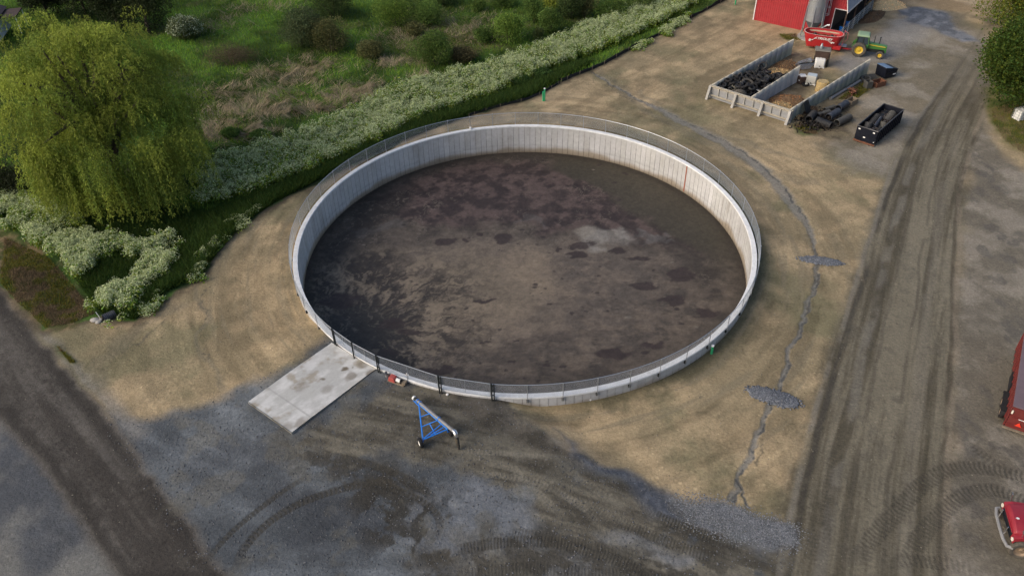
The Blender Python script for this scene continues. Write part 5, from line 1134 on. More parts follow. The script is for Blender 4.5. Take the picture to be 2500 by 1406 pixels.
# white scraps on the tyres
for lab, c, az in (('white painted tyre bead curling on the tyre heap near the straw', B(3.2, 6.2, 1.15), .4), ('white bent plastic strip lying on the tyre heap by the dividing wall', B(4.2, 3.2, .95), 1.6)):
    m = MB(); m.tube([(math.cos(a) * .36, math.sin(a) * .36, .02 * k) for k, a in enumerate([.2, .7, 1.2, 1.7, 2.2, 2.7])], .045, 6); o = m.build('plastic_strip', M_ivory, None, smooth=True); o.location = c; o.rotation_euler = (.3, .2, az); tag(o, lab, 'plastic scrap')
m = MB(); m.loft([[(-.8, -.4, 0), (.8, -.35, .1), (.75, .4, .15), (-.85, .35, .05)], [(-.8, -.4, .04), (.8, -.35, .14), (.75, .4, .19), (-.85, .35, .09)]]); o = m.build('plywood_sheet', mat('dusty_board', (.24, .22, .17), .9, var=.2), None); o.location = B(1.6, 2.7, .95); o.rotation_euler = (.15, -.2, .3); tag(o, 'dusty grey board lying across the tyres', 'board')
m = MB(); m.lathe([(.3, 0), (.34, .1), (.3, .2), (.24, .45)], 12); o = m.build('wood_block', M_wood, None, bevel=.02); o.location = B(1.05, .8, .35); o.rotation_euler = (.5, .2, 0); tag(o, 'tan split log beside the tyres at the bunker end wall', 'log')

# totes, bale, wagon and other yard things
def tote(label, c, rz, topm=None, cage_=False, bodym=None):
    t = thing('liquid_tote', label, 'tote', c, rz, 'plastic liquid totes about the yard')
    m = MB(); sec_ = lambda z, k: [(x_ * .58 * k, y_ * .48 * k, z) for x_, y_ in ((-1, -.8), (-.85, -1), (.85, -1), (1, -.8), (1, .8), (.85, 1), (-.85, 1), (-1, .8))]
    m.loft([sec_(.16, .96), sec_(.22, 1), sec_(1.05, 1), sec_(1.13, .93)]); m.build('tank', bodym or M_white, t, bevel=.03, smooth=True)
    m = MB(); m.cyl((0, 0, 1.12), (0, 0, 1.17), .12, n=14); m.build('cap', topm or M_white, t)
    m = MB(); m.cyl((0, -.5, .3), (0, -.56, .3), .06, n=10); m.build('valve', M_dark, t)
    m = MB(); m.box((0, 0, .12), (1.18, .98, .06)); m.build('pallet_deck', M_white, t)
    for x_ in (-.5, 0, .5): m = MB(); m.box((x_, 0, .045), (.12, .96, .09)); m.build('pallet_runner', M_white, t)
    if topm: m = MB(); m.box((0, 0, 1.15), (1.02, .84, .03)); m.build('lid_sheet', topm, t)
    if cage_:
        for z in (.3, .6, .9, 1.15):
            m = MB(); q = [(.62, -.52, z), (.62, .52, z), (-.62, .52, z), (-.62, -.52, z), (.62, -.52, z)]; m.tube(q, .02, 5); m.build('cage_hoop', M_galv, t)
        for x_, y_ in [(a, s_ * .52) for a in (-.6, -.3, 0, .3, .6) for s_ in (-1, 1)] + [(s_ * .62, a) for a in (-.25, .25) for s_ in (-1, 1)]:
            m = MB(); m.cyl((x_, y_, .12), (x_, y_, 1.18), .018, n=5); m.build('cage_bar', M_galv, t)
    return t
tote('white bare plastic tote standing in front of the brown feed hopper', atg(1999, 164), -.25)
tote('grey white tote with a bluish lid between the bunker walls', atg(1979, 205), -.45, topm=mat('pale_blue_sheet', (.42, .48, .52), .5, var=.1), bodym=mat('grey_white_plastic', (.46, .46, .43), .55, var=.15, sc=2, dirt=(.3, .28, .24), dsc=2))
tote('caged white tote on the grass at the right edge under the dark tree', atg(2488, 290), .35, cage_=True)
t = thing('straw_bale', 'yellowish round straw bale standing beside the long stained bunker wall', 'bale', atg(2004, 222), 0)
m = MB(); m.lathe([(0, 0), (.58, 0), (.66, .12), (.67, .6), (.66, 1.1), (.58, 1.22), (0, 1.2)], 24); m.build('bale_body', M_straw, t, smooth=True)
V_, F_ = leaf_quads(np.array([(r_ * math.cos(a), r_ * math.sin(a), z) for a, z, r_ in zip(rng.random(500) * 6.28, rng.random(500) * 1.25, .6 + .1 * rng.random(500))]), .2, .15); l = np_mesh('loose_straw', V_, F_, M_leaf, t, col=np.repeat(vary((.36, .28, .1), 500, .5), 4, axis=0)); l['kind'] = 'stuff'
t = thing('feed_hopper', 'dark brown box hopper with a grey lid in front of the red mixer', 'hopper', atg(2001, 159), -.33)
m = MB(); m.loft([[(-.75, -.5, .95), (.75, -.5, .95), (.75, .5, .95), (-.75, .5, .95)], [(-.88, -.62, 2.0), (.88, -.62, 2.0), (.88, .62, 2.0), (-.88, .62, 2.0)]]); m.build('hopper_box', M_brown, t, bevel=.02)
m = MB(); m.loft([[(-.95, -.7, 2.0), (.95, -.7, 2.0), (.95, .7, 2.0), (-.95, .7, 2.0)], [(-.9, -.62, 2.12), (.9, -.62, 2.12), (.9, .62, 2.12), (-.9, .62, 2.12)]]); m.build('lid', mat('grey_lid', (.17, .16, .14), .8, var=.2, sc=2), t)
m = MB(); m.lathe([(.16, 2.1), (.2, 2.35), (.12, 2.55), (.08, 2.75), (0, 2.78)], 10, c=(-.25, 0, 0)); m.build('vent', M_galv, t, smooth=True)
for x_ in (-.75, .75):
    for y_ in (-.5, .5): m = MB(); m.beam((x_ * 1.05, y_ * 1.1, 0), (x_, y_, 1.0), .09); m.build('leg', M_dark, t)
m = MB(); m.box((.9, 0, .9), (.08, 1.1, 1.7)); m.build('side_sheet', M_dark, t)
m = MB(); m.beam((-.4, -.3, .35), (-2.6, -1.2, .30), .2, .16); m.build('tongue', M_dark, t)
m = MB(); m.beam((-.6, .3, .45), (-2.5, -1.0, .40), .12, .1); m.build('tongue', M_galv, t)
m = MB(); m.box((-1.3, -.5, .62), (.5, .42, .4)); m.build('motor', M_galv, t, bevel=.05)
for k, (c_, az, lab) in enumerate((((1949, 160), .55, 'grey pen panel leaning low behind the bunker dividing wall'), ((1957, 170), .2, 'grey pen panel in front of the leaning one, nearest the hopper tongue'))):
    t = thing('pen_panel', lab, 'gate panel', atg(*c_), az, 'galvanised pen panels')
    rt_ = Matrix.Rotation(R(38), 3, 'X')
    for z in (.05, .3, .55, .8, 1.05, 1.3): m = MB(); m.cyl(rt_ @ Vector((-1.1, 0, z)), rt_ @ Vector((1.1, 0, z)), .028, n=6); m.build('rail', M_galv, t)
    for x_ in (-1.1, -.4, .4, 1.1): m = MB(); m.cyl(rt_ @ Vector((x_, 0, 0)), rt_ @ Vector((x_, 0, 1.35)), .03, n=6); m.build('upright', M_galv, t)
t = thing('wooden_crate', 'brown crate draped with white sheeting at the end of the dividing wall', 'crate', atg(1957, 203), .3)
m = MB(); m.box((0, 0, .42), (.95, .8, .84)); m.build('crate_box', M_brown, t, bevel=.02)
n = 14; g_ = np.linspace(-.7, .7, n); X_, Y_ = np.meshgrid(g_, g_); Z_ = .9 + .10 * fbm(X_.ravel(), Y_.ravel(), .35, 3, 600) - .55 * sst(.38, .7, np.maximum(np.abs(X_.ravel()), np.abs(Y_.ravel())))
I_ = np.arange(n * n).reshape(n, n); o = np_mesh('plastic_sheet', np.column_stack([X_.ravel() * .8, Y_.ravel() * .75, Z_]), np.stack([I_[:-1, :-1], I_[:-1, 1:], I_[1:, 1:], I_[1:, :-1]], -1).reshape(-1, 4), M_ivory, None, smooth=True); o.location = atg(1957, 201); o.modifiers.new('thick', 'SOLIDIFY').thickness = .01; tag(o, 'crumpled white plastic sheet over the brown crate', 'plastic sheet')
o = tyre_at('single black tyre lying at the foot of the lidded tote', atg(1966, 209) + Vector((0, 0, .14)), .42, .26, .1, 0, M_rubber)

# roll-off container with its load
c0, c1, c2 = atg(2082, 347), atg(2133, 359), atg(2196, 303)
crz = rz_of(c1, c2); cl = (c2 - c1).length; cw = (c1 - c0).length; cyv = Vector((-math.sin(crz), math.cos(crz), 0))
con = thing('roll_off_container', 'open black roll off container full of scrap pipes beside the track', 'container', c1, crz); CH = 1.45
cw = 2.2
m = MB(); m.box((cl / 2, cw / 2, .28), (cl, cw, .10)); m.build('floor', M_navy, con)
for nm, c_, d_ in (('side_panel', (cl / 2, .04, .28 + CH / 2), (cl, .07, CH)), ('side_panel', (cl / 2, cw - .04, .28 + CH / 2), (cl, .07, CH)), ('front_panel', (cl - .04, cw / 2, .28 + CH / 2), (.07, cw - .15, CH))):
    m = MB(); m.box(c_, d_); m.build(nm, M_navy, con)
m = MB(); m.box((.04, cw / 2, .28 + CH / 2), (.08, cw - .15, CH)); dr_ = m.build('end_door', M_navy, con)
for z in (.5, 1.0, 1.66): m = MB(); m.box((-.03, cw / 2, z), (.06, cw - .1, .09)); m.build('door_bar', M_navy, dr_)
m = MB(); m.tube([(0, 0, .28 + CH), (cl, 0, .28 + CH), (cl, cw, .28 + CH), (0, cw, .28 + CH), (0, 0, .28 + CH)], .07, 6); m.build('top_rail', mat('worn_black_steel', (.05, .05, .055), .5, var=.3, dirt=(.15, .14, .13), dsc=4, damt=.5), con)
for k in range(11):
    for yy in (-.04, cw + .04): m = MB(); m.box((.35 + k * (cl - .7) / 10, yy, .28 + CH / 2 - .05), (.14, .12, CH - .05)); m.build('side_rib', M_navy, con, bevel=.01)
for yy in (.5, cw - .5): m = MB(); m.beam((-.15, yy, .13), (cl, yy, .13), .18, .22); m.build('skid_rail', M_navy, con)
m = MB(); m.box((-.12, cw / 2, .18), (.10, cw + .1, .16)); m.build('bumper_bar', M_rust, con)
for yy, z in ((.35, 1.5), (cw - .3, 1.5), (cw / 2 + .1, .72), (.12, .5)): m = MB(); m.box((-.07, yy, z), (.02, .22, .13) if z > .6 else (.02, .08, .08)); m.build('sticker', M_ivory, dr_)
def Wc(x_, y_, z): return con.matrix_basis @ Vector((x_, y_, z))
def pipe(label, p, q, r, m_, grp, ribs=0, t=.06, name='drain_pipe', squash=1.0):
    p, q = Vector(p), Vector(q); L_ = (q - p).length; m = MB(); prof = [(r - t, 0), (r, 0)]
    nr = int(L_ / .12) if ribs else 1
    for k in range(nr):
        if ribs: prof += [(r, L_ * (k + .15) / nr), (r * .93, L_ * (k + .45) / nr), (r * .93, L_ * (k + .7) / nr), (r, L_ * (k + .95) / nr)]
    prof += [(r, L_), (r - t, L_)]
    m.lathe(prof, 20, True); o = m.build(name, m_, None, smooth=True); o.location = p; o.rotation_mode = 'QUATERNION'; o.rotation_quaternion = (q - p).to_track_quat('Z', 'Y'); o.scale = (1, squash, 1); return tag(o, label, 'pipe', grp)
CG, JG = 'scrap pipes loaded in the container', 'old pipes dumped along the bunker wall'
pipe('short wide black pipe tipped up at the near end of the container', Wc(.75, 1.5, .55), Wc(1.5, 1.55, 1.65), .42, M_black, CG)
pipe('slim blue black pipe lying on top of the container load', Wc(1.5, .95, 1.45), Wc(3.3, 1.1, 1.75), .16, M_pipe2, CG)
pipe('slim blue black pipe with its open end nearest the container door', Wc(.75, .95, 1.15), Wc(2.9, 1.0, 1.2), .17, M_pipe2, CG)
pipe('grey pipe end below the two slim pipes in the container', Wc(.9, .55, 1.05), Wc(3.0, .62, 1.15), .18, M_pipe3, CG)
pipe('wide pipe mouth facing up near the right side of the container', Wc(2.5, .45, .8), Wc(2.9, .5, 1.55), .40, M_pipe3, CG)
pipe('ribbed black pipe across the left of the container load', Wc(2.0, 1.65, 1.0), Wc(4.2, 1.75, 1.25), .42, M_black, CG, 1)
pipe('ribbed grey pipe deep in the far end of the container', Wc(4.2, .8, .9), Wc(6.2, .9, 1.1), .45, M_pipe3, CG, 1)
pipe('black pipe beside the ribbed grey one at the far end of the container', Wc(4.3, 1.55, .9), Wc(6.2, 1.6, 1.0), .38, M_black, CG)
P = np.column_stack([rng.random(420) * (cl - .5) + .3, rng.random(420) * (cw - .5) + .25, .95 + .4 * rng.random(420)]); V_, F_ = leaf_quads(P, .45, .3); l = np_mesh('scrap_shreds', V_, F_, M_leaf, None, col=np.repeat(vary((.06, .058, .06), 420, .8), 4, axis=0)); l.location = con.location; l.rotation_euler = con.rotation_euler; tag(l, 'torn dark plastic shreds filling the gaps of the container load', 'plastic scrap', kind='stuff')
M_dk = M_black
def gpipe(label, a, b, r, m_, ribs=0, lift=0, sq=1.0): pa = atg(*a); pb = atg(*b); return pipe(label, pa + Vector((0, 0, r * sq + lift)), pb + Vector((0, 0, r * sq + lift)), r, m_, JG, ribs, squash=sq)
gpipe('open ended dusty grey pipe lying nearest the track', (2041, 309), (2072, 294), .40, M_pipe3)
gpipe('ribbed black pipe in front of the heap at the wall', (1993, 301), (2028, 315), .38, M_black, 1)
gpipe('smooth blue black pipe in the middle of the pipe heap', (2020, 296), (2044, 281), .42, M_pipe2)
gpipe('blue black pipe at the far end of the pipe heap', (2044, 274), (2064, 261), .40, M_pipe2, 0, .05)
gpipe('flattened grey pipe lying behind the blue black ones', (1994, 286), (2024, 277), .30, M_pipe3, 0, .05, .7)
gpipe('ribbed black pipe stub standing against the wall foot', (1972, 303), (1984, 288), .42, M_black, 1, .1)
gpipe('torn grey pipe half buried between wall and heap', (2012, 274), (2036, 266), .26, M_pipe3, 1)
o = None
pa = plane_hit(1989, 252, bB + e1 * .3, e1); m = MB()
m._add([(-.45, 0, 0), (0, .12, 0), (.45, 0, 0), (.45, -.03, 0), (0, .08, 0), (-.45, -.03, 0), (-.45, .5, 1.75), (0, .62, 1.75), (.45, .5, 1.75), (.45, .47, 1.75), (0, .58, 1.75), (-.45, .47, 1.75)], [(k, (k + 1) % 6, 6 + (k + 1) % 6, 6 + k) for k in range(6)] + [(5, 4, 3, 2, 1, 0), (6, 7, 8, 9, 10, 11)])
o = m.build('black_sheet', M_black, None); o.location = atg(1976, 283); o.rotation_euler = (-.05, -.25, R(42)); tag(o, 'folded black plastic sheet leaning on the stained wall above the pipes', 'plastic sheet')
p0_, p1_ = atg(2028, 244), atg(2099, 201); m = MB(); m.cyl((0, 0, 0), p1_ - p0_, .17, n=12); m.cyl(Vector((0, 0, 0)), (p1_ - p0_) * -.02, .20, n=12); o = m.build('long_pipe', M_greypipe, None, smooth=True); o.location = p0_ + Vector((0, 0, .18)); tag(o, 'long straight grey pipe lying along the foot of the stained wall', 'pipe')
P = np.column_stack([rng.normal(size=1500) * 1.3, rng.normal(size=1500) * .75, .04 + .35 * rng.random(1500) ** 1.5]); V_, F_ = leaf_quads(P, .5, .3); l = np_mesh('plastic_litter', V_, F_, M_leaf, None, col=np.repeat(vary((.022, .021, .02), 1500, .9), 4, axis=0)); l.location = atg(2000, 296); l.rotation_euler = (0, 0, R(40)); tag(l, 'torn black plastic litter between the dumped pipes', 'litter', kind='stuff')
P = np.column_stack([rng.normal(size=160) * .5, rng.normal(size=160) * .35, .1 + .45 * rng.random(160)])
t = thing('scrap_iron_heap', 'small heap of rusty red scrap iron halfway along the long grey pipe', 'scrap', atg(2080, 231), .6)
m = MB()
for k in range(9):
    a = random.uniform(0, 3.14); c_ = Vector((random.gauss(0, .2), random.gauss(0, .15), .2 + .06 * k)); d_ = Vector((math.cos(a) * .6, math.sin(a) * .6, random.uniform(-.2, .2))); m.beam(c_ - d_, c_ + d_, .09, .12)
m.build('scrap_bars', M_rust, t); m = MB(); m.lathe([(.4, .3), (.46, .36), (.4, .42)], 14, True); m.build('iron_ring', M_rust, t)
def crate(name, label, px, py, d, rz, m_, cat='crate'):
    t = thing(name, label, cat, atg(px, py), rz); a, b, h = d; w_ = .05
    for c_, s_ in (((0, -b / 2, h / 2), (a, w_, h)), ((0, b / 2, h / 2), (a, w_, h)), ((-a / 2 + w_ / 2, 0, h / 2), (w_, b - w_ - .004, h)), ((a / 2 - w_ / 2, 0, h / 2), (w_, b - w_ - .004, h))):
        m = MB(); m.box(c_, s_); m.build('side_board', m_, t)
    m = MB(); m.box((0, 0, .06), (a - .11, b - .06, .05)); m.build('bottom_board', m_, t); return t
crate('wooden_crate', 'low weathered wooden crate at the far end of the pipe heap', 2078, 254, (1.3, .75, .6), R(38), M_wood)
crate('rusty_bin', 'rusty red open bin beside the grassy patch near the dumpster', 2143, 209, (1.5, .9, .6), R(25), M_rust, 'bin')
t = crate('wire_crate', 'grey open crate standing at the far end of the stained wall', 2117, 215, (.75, .7, .9), R(15), M_pipe3)
o = tyre_at('large worn black tyre lying at the far end of the stained wall', atg(2113, 197) + Vector((0, 0, .2)), .62, .38, .12, 0, M_pipe3)
m = MB(); m.loft([[(-.9, -.4, 0), (.9, -.4, 0), (.9, .4, 0), (-.9, .4, 0)], [(-.7, -.3, .3), (.8, -.3, .25), (.7, .3, .35), (-.8, .25, .28)]]); o = m.build('rubber_mat', M_pipe3, None, bevel=.03); o.location = atg(2122, 190); o.rotation_euler = (0, 0, .1); tag(o, 'folded dark rubber mat between the worn tyre and the dumpster', 'mat')

# dumpster
d0, d1, d2 = atg(2133, 183), atg(2158, 195), atg(2188, 188)
dp = thing('rubbish_dumpster', 'navy blue dumpster with a bluish plastic lid at the end of the bunker', 'dumpster', (d0 + d2) / 2, rz_of(d1, d2))
dp.scale = (1, 1, .86); dw, dd = 1.75, 1.55
m = MB(); m.prism([(-dw / 2, .12), (dw / 2, .12), (dw / 2 + .1, 1.1), (dw / 2 + .1, 1.15), (-dw / 2 - .05, 1.65), (-dw / 2 - .1, 1.6)], -dd / 2, dd / 2); m.build('bin_body', M_navy, dp, bevel=.02)
m = MB(); m.prism([(-dw / 2 - .12, 1.68), (.1, 1.46), (.1, 1.51), (-dw / 2 - .12, 1.74)], -dd / 2 - .03, dd / 2 + .03); m.build('lid', M_lid, dp, bevel=.01)
m = MB(); m.prism([(.12, 1.45), (dw / 2 + .16, 1.12), (dw / 2 + .16, 1.17), (.12, 1.50)], -dd / 2 - .03, dd / 2 + .03); m.build('lid', M_navy, dp, bevel=.01)
for s_ in (-1, 1):
    m = MB(); m.box((0, s_ * (dd / 2 + .07), .95), (1.2, .12, .18)); m.build('fork_pocket', M_navy, dp, bevel=.01)
m = MB(); m.box((.55, -dd / 2 - .012, .52), (.42, .02, .16)); m.build('sticker', M_ivory, dp)
m = MB(); m.box((-dw / 2 - .02, -dd / 2 + .1, 1.62), (.12, .12, .12)); m.build('hinge', M_galv, dp)

# ------------------------------------------------------------------ blue pipe stand
def zpt(zx, zy, z): return Vector(at(900 + zx / 5.209, 850 + zy / 5.209, z))
gz0 = float(atg(1050, 1060).z)
def sp3(zx, zy, z): return zpt(zx, zy, gz0 + z)
st0 = atg(1050, 1070); stand = thing('pipe_stand', 'bright blue wheeled triangular frame carrying a long grey pipe beside the tank', 'pipe stand', st0)
def Ls(v): return v - st0
pA, pB = sp3(600, 650, .62), sp3(1085, 1055, 1.15)
m = MB(); m.cyl(Ls(pA), Ls(pB), .115, n=14); m.build('pipe', M_greypipe, stand, smooth=True)
pd_ = (pB - pA).normalized(); m = MB(); m.cyl(Ls(pA - pd_ * .28), Ls(pA - pd_ * .12), .155, n=14); m.build('pipe_collar', M_white, stand, smooth=True)
m = MB(); m.cyl(Ls(pA - pd_ * .13), Ls(pA + pd_ * .12), .135, n=14); m.build('pipe_clamp', M_dark, stand, smooth=True)
eL = sp3(1108, 1095, 1.08); m = MB(); m.tube([Ls(pB - pd_ * .05), Ls(pB + pd_ * .12), Ls(eL + Vector((0, 0, .06))), Ls(eL + Vector((.03, -.06, -.15)))], [.15, .16, .16, .155], 14); m.build('elbow', M_chrome, stand, smooth=True)
sE = sp3(1150, 1285, 0.03); m = MB(); q0 = Ls(eL + Vector((.03, -.06, -.14))); q1 = Ls(sE); m.tube([q0, q0.lerp(q1, .35), q0.lerp(q1, .75), q1], [.14, .13, .11, .06], 12); m.build('spout_hose', mat('muddy_black_hose', (.03, .028, .025), .7, var=.4, sc=6, dirt=(.2, .16, .1), dsc=4, damt=.6), stand, smooth=True)
FP = dict(a=sp3(640, 710, .52), l=sp3(690, 1160, .55), r=sp3(1000, 1030, .62), p1=sp3(668, 868, .53), q1=sp3(770, 832, .68), p2=sp3(678, 995, .54), q2=sp3(868, 918, .78), i0=sp3(775, 955, .66), i1=sp3(848, 1092, .58), s0=sp3(705, 1140, .56), s1=sp3(922, 965, .8), t0=sp3(790, 1100, .57), t1=sp3(950, 1005, .72), top=sp3(1005, 1028, .85), tl=sp3(600, 672, .5))
def tubebar(a, b, r=.042): m = MB(); m.cyl(Ls(FP[a]), Ls(FP[b]), r, n=8); m.build('frame_bar', M_blue, stand, smooth=True)
for a, b in (('a', 'l'), ('l', 'r'), ('a', 'top'), ('p1', 'q1'), ('p2', 'q2'), ('i0', 'i1'), ('s0', 's1'), ('t0', 't1'), ('r', 'top')): tubebar(a, b, .05 if a in 'al' else .036)
for f_ in (.05, .12, .62):
    c_ = pA.lerp(pB, f_); m = MB(); m.lathe([(.12, -.03), (.15, -.03), (.15, .03), (.12, .03)], 14, True); o = m.build('saddle', M_blue, stand); o.location = Ls(c_); o.rotation_mode = 'QUATERNION'; o.rotation_quaternion = pd_.to_track_quat('Z', 'Y')
m = MB(); s_ = pd_.cross(Vector((0, 0, 1))).normalized()
m.tube([Ls(sp3(575, 668, .5)), Ls(sp3(640, 735, .5)), Ls(sp3(668, 690, .6)), Ls(sp3(620, 640, .6)), Ls(sp3(575, 668, .5))], .04, 6); m.build('yoke', M_blue, stand)
axd = (FP['l'] - FP['r']).normalized(); axd = Vector((axd.x, axd.y, 0)).normalized(); axr = math.atan2(axd.y, axd.x) - math.pi / 2
for key, sg in (('l', 1), ('r', -1)):
    c_ = Ls(FP[key] + axd * sg * .2); c_.z = .36; w_ = wheel(stand, c_, .36, .24, side=1 if sg > 0 else -1, mr=M_white, rim=.5); w_.rotation_euler = (0, 0, axr)
    m = MB(); e_ = Ls(FP[key]); m.beam(e_, (e_.x, e_.y, .36), .07); m.beam((e_.x, e_.y, .36), c_, .06); m.build('axle_stub', M_blue, stand)

# ------------------------------------------------------------------ things beside the slab, pegs and pipes
t = thing('pump_unit', 'red pump with a white coupling on a wooden skid at the tank foot', 'pump', atg(966, 932), R(-26))
m = MB(); m.box((.1, 0, .05), (1.35, .42, .09)); m.build('skid', M_wood, t, bevel=.01)
m = MB(); m.loft([[(-.5, -.25, .1), (.1, -.25, .1), (.1, .25, .1), (-.5, .25, .1)], [(-.42, -.22, .5), (.0, -.22, .46), (.0, .22, .46), (-.42, .22, .5)]]); m.build('pump_housing', paint('faded_red_paint', (.40, .07, .06), .5), t, bevel=.05)
m = MB(); m.cyl((.1, 0, .28), (.45, 0, .26), .14, n=14); m.build('coupling', M_ivory, t, smooth=True)
m = MB(); m.lathe([(.1, .45), (.19, .45), (.19, .55), (.1, .55)], 16, True, 'X', (0, 0, .25)); m.build('flange', M_rubber, t)
m = MB(); m.box((.72, .03, .2), (.3, .3, .2)); m.build('wood_block', M_wood, t)
t = thing('bucket', 'grey bucket beside the red pump at the slab corner', 'bucket', atg(946, 919))
m = MB(); m.lathe([(0, .02), (.15, .02), (.19, .36), (.205, .37), (.18, .34), (.14, .06), (0, .06)], 16); m.build('pail', M_greypipe, t, smooth=True)
m = MB(); m.tube([(-.19, 0, .35), (-.12, -.12, .42), (.12, -.12, .42), (.19, 0, .35)], .012, 5); m.build('handle', M_galv, t)
t = thing('standpipe', 'thin metal standpipe with a white cross handle by the fence', 'standpipe', atg(996, 934))
m = MB(); m.cyl((0, 0, -.1), (0, 0, .85), .03, n=8); m.build('pipe', M_galv, t); m = MB(); m.beam((-.14, 0, .8), (.14, 0, .8), .06); m.beam((0, 0, .7), (0, 0, .98), .06); m.build('cross_handle', M_ivory, t)
def cap_peg(label, p, r=.09, h=.16):
    t = thing('vent_cap', label, 'pipe cap', p, 0, 'small white pipe caps'); m = MB(); m.cyl((0, 0, -.05), (0, 0, h * .6), r * .7, n=12); m.build('stub', M_white, t); m = MB(); m.lathe([(r, h * .55), (r, h * .9), (r * .7, h), (0, h)], 14); m.build('cap', M_ivory, t, smooth=True)
cap_peg('white pipe cap on the bare soil at the near foot of the tank', atg(1441, 977))
cap_peg('white pipe cap in the dark dirt below the tank gate', atg(1092, 964), .10, .10)
cap_peg('tiny white cap standing on the far rim of the tank', Vector((*tank_xy(20.0, ang_of(1149, 316, 1.0)), 1.0)), .12, .26)
def gpost(label, px, py, h, twin):
    t = thing('green_pipe', label, 'pipe', atg(px, py), 0, 'green upright pipes')
    for k in range(2 if twin else 1):
        x_ = .17 * k; hh = h - .35 * (1 - k) * twin; m = MB(); m.cyl((x_, 0, -.1), (x_, 0, hh), .10, n=12); p_ = m.build('pipe', M_greenpipe, t, smooth=True)
        if k or not twin: m = MB(); m.cyl((x_, 0, hh), (x_, 0, hh + .09), .108, n=12); m.build('cap', M_ivory, p_)
gpost('pair of green upright pipes on the soil beyond the tank', 1326, 247, 1.5, 1)
gpost('single green upright pipe with a pale cap against the tank wall', 1737, 863, .75, 0)
gpost('green upright pipe at the top edge beside the silt fence', 1795, 12, 1.5, 0)
# culvert end
t = pipe('ribbed grey blue culvert end poking from the flowers beside the track', atg(283, 770) + Vector((0, 0, .2)), atg(255, 783) + Vector((0, 0, .22)), .36, M_pipe2, None, 1, name='culvert_pipe')
for k, (qx, qy, s_, lab) in enumerate(((232, 783, .26, 'pale boulder left of the culvert mouth'), (241, 787, .2, 'pale stone nearest the culvert mouth'), (246, 782, .16, 'small pale stone between boulder and culvert'))):
    m = MB(); m.lathe([(0, -.5)] + [(math.cos(a) * (1 + .15 * random.uniform(-1, 1)), .6 * math.sin(a)) for a in (-.7, -.2, .3, .8)] + [(0, .62)], 9); o = m.build('boulder', mat('pale_stone_%d' % k, (.36, .34, .31), .9, var=.3, sc=4), None, smooth=True); o.scale = (s_ * 1.3, s_, s_); o.location = atg(qx, qy) + Vector((0, 0, s_ * .3)); o.rotation_euler = (0, 0, k); tag(o, lab, 'stone')
t = thing('marker_stake', 'thin white stake leaning beside the culvert mouth', 'stake', atg(250, 783)); m = MB(); m.beam((0, 0, -.1), (-.25, .05, .9), .05, .03); m.build('stake', M_ivory, t)

# stone check dams across the rill
def berm(label, px, py, L_, W_, rz, seed):
    o = thing('gravel_berm', label, 'gravel heap', atg(px, py), rz, 'gravel berms across the rill'); n = 2600
    a = rng.random(n) * 6.283; q = np.sqrt(rng.random(n)); q = np.where(rng.random(n) < .12, q * 1.22, q); X_ = np.cos(a) * q * L_ / 2; Y_ = np.sin(a) * q * W_ / 2 * (.75 + .5 * fbm(X_, X_ * 0, .6, 2, seed)); Z_ = .16 * np.maximum(0, 1 - q ** 1.6) + .01
    s_ = .05 + .06 * rng.random(n); base = np.array([(1, 0, 0), (-1, 0, 0), (0, 1, 0), (0, -1, 0), (0, 0, .8), (0, 0, -.8)], float); tri = np.array([(0, 2, 4), (2, 1, 4), (1, 3, 4), (3, 0, 4), (2, 0, 5), (1, 2, 5), (3, 1, 5), (0, 3, 5)])
    rot_ = rng.random(n) * 6.28; V_ = []; bx_ = base[None] * s_[:, None, None] * (1 + .35 * rng.normal(size=(n, 6, 1)))
    V_ = np.stack([bx_[..., 0] * np.cos(rot_)[:, None] - bx_[..., 1] * np.sin(rot_)[:, None], bx_[..., 0] * np.sin(rot_)[:, None] + bx_[..., 1] * np.cos(rot_)[:, None], bx_[..., 2]], -1) + np.column_stack([X_, Y_, Z_])[:, None]
    F_ = (tri[None] + (np.arange(n) * 6)[:, None, None]).reshape(-1, 3); cc = np.array([.16, .172, .195])[None] * (.6 + .7 * rng.random(n) ** 1.3)[:, None]
    l = np_mesh('stones', V_.reshape(-1, 3), F_, M_leaf2, o, col=np.repeat(cc, 6, axis=0)); l['kind'] = 'stuff'
M_leaf2 = tone_mat('gravel_stones', .9, .2, 20, 0)
berm('grey gravel berm across the middle of the rill, the smaller upper one', 2003, 637, 3.4, 1.0, R(-14), 1)
berm('larger grey gravel berm across the lower rill', 1888, 969, 3.5, 1.5, R(-24), 2)

def stones(label, q, s0, s1, c, name='loose_stones'):
    q = q[np.hypot(q[:, 0] - TC[0], q[:, 1] - TC[1]) > 20.5]; n = len(q); z = gh(q[:, 0], q[:, 1]) + .005; sz_ = s0 + (s1 - s0) * rng.random(n) ** 2.5
    base = np.array([(1, 0, 0), (-.9, .2, 0), (0, 1, 0), (.1, -.9, 0), (0, 0, .7), (0, 0, -.7)], float); tri = np.array([(0, 2, 4), (2, 1, 4), (1, 3, 4), (3, 0, 4), (2, 0, 5), (1, 2, 5), (3, 1, 5), (0, 3, 5)])
    V_ = base[None] * sz_[:, None, None] * (1 + .3 * rng.normal(size=(n, 6, 1))); a = rng.random(n) * 6.28
    V_ = np.stack([V_[..., 0] * np.cos(a)[:, None] - V_[..., 1] * np.sin(a)[:, None], V_[..., 0] * np.sin(a)[:, None] + V_[..., 1] * np.cos(a)[:, None], V_[..., 2]], -1) + np.column_stack([q, z])[:, None]
    F_ = (tri[None] + (np.arange(n) * 6)[:, None, None]).reshape(-1, 3); cc = np.array(c)[None] * (.55 + .9 * rng.random(n) ** 1.5)[:, None]
    tag(np_mesh(name, V_.reshape(-1, 3), F_, M_leaf2, None, col=np.repeat(cc, 6, axis=0)), label, 'gravel', kind='stuff')
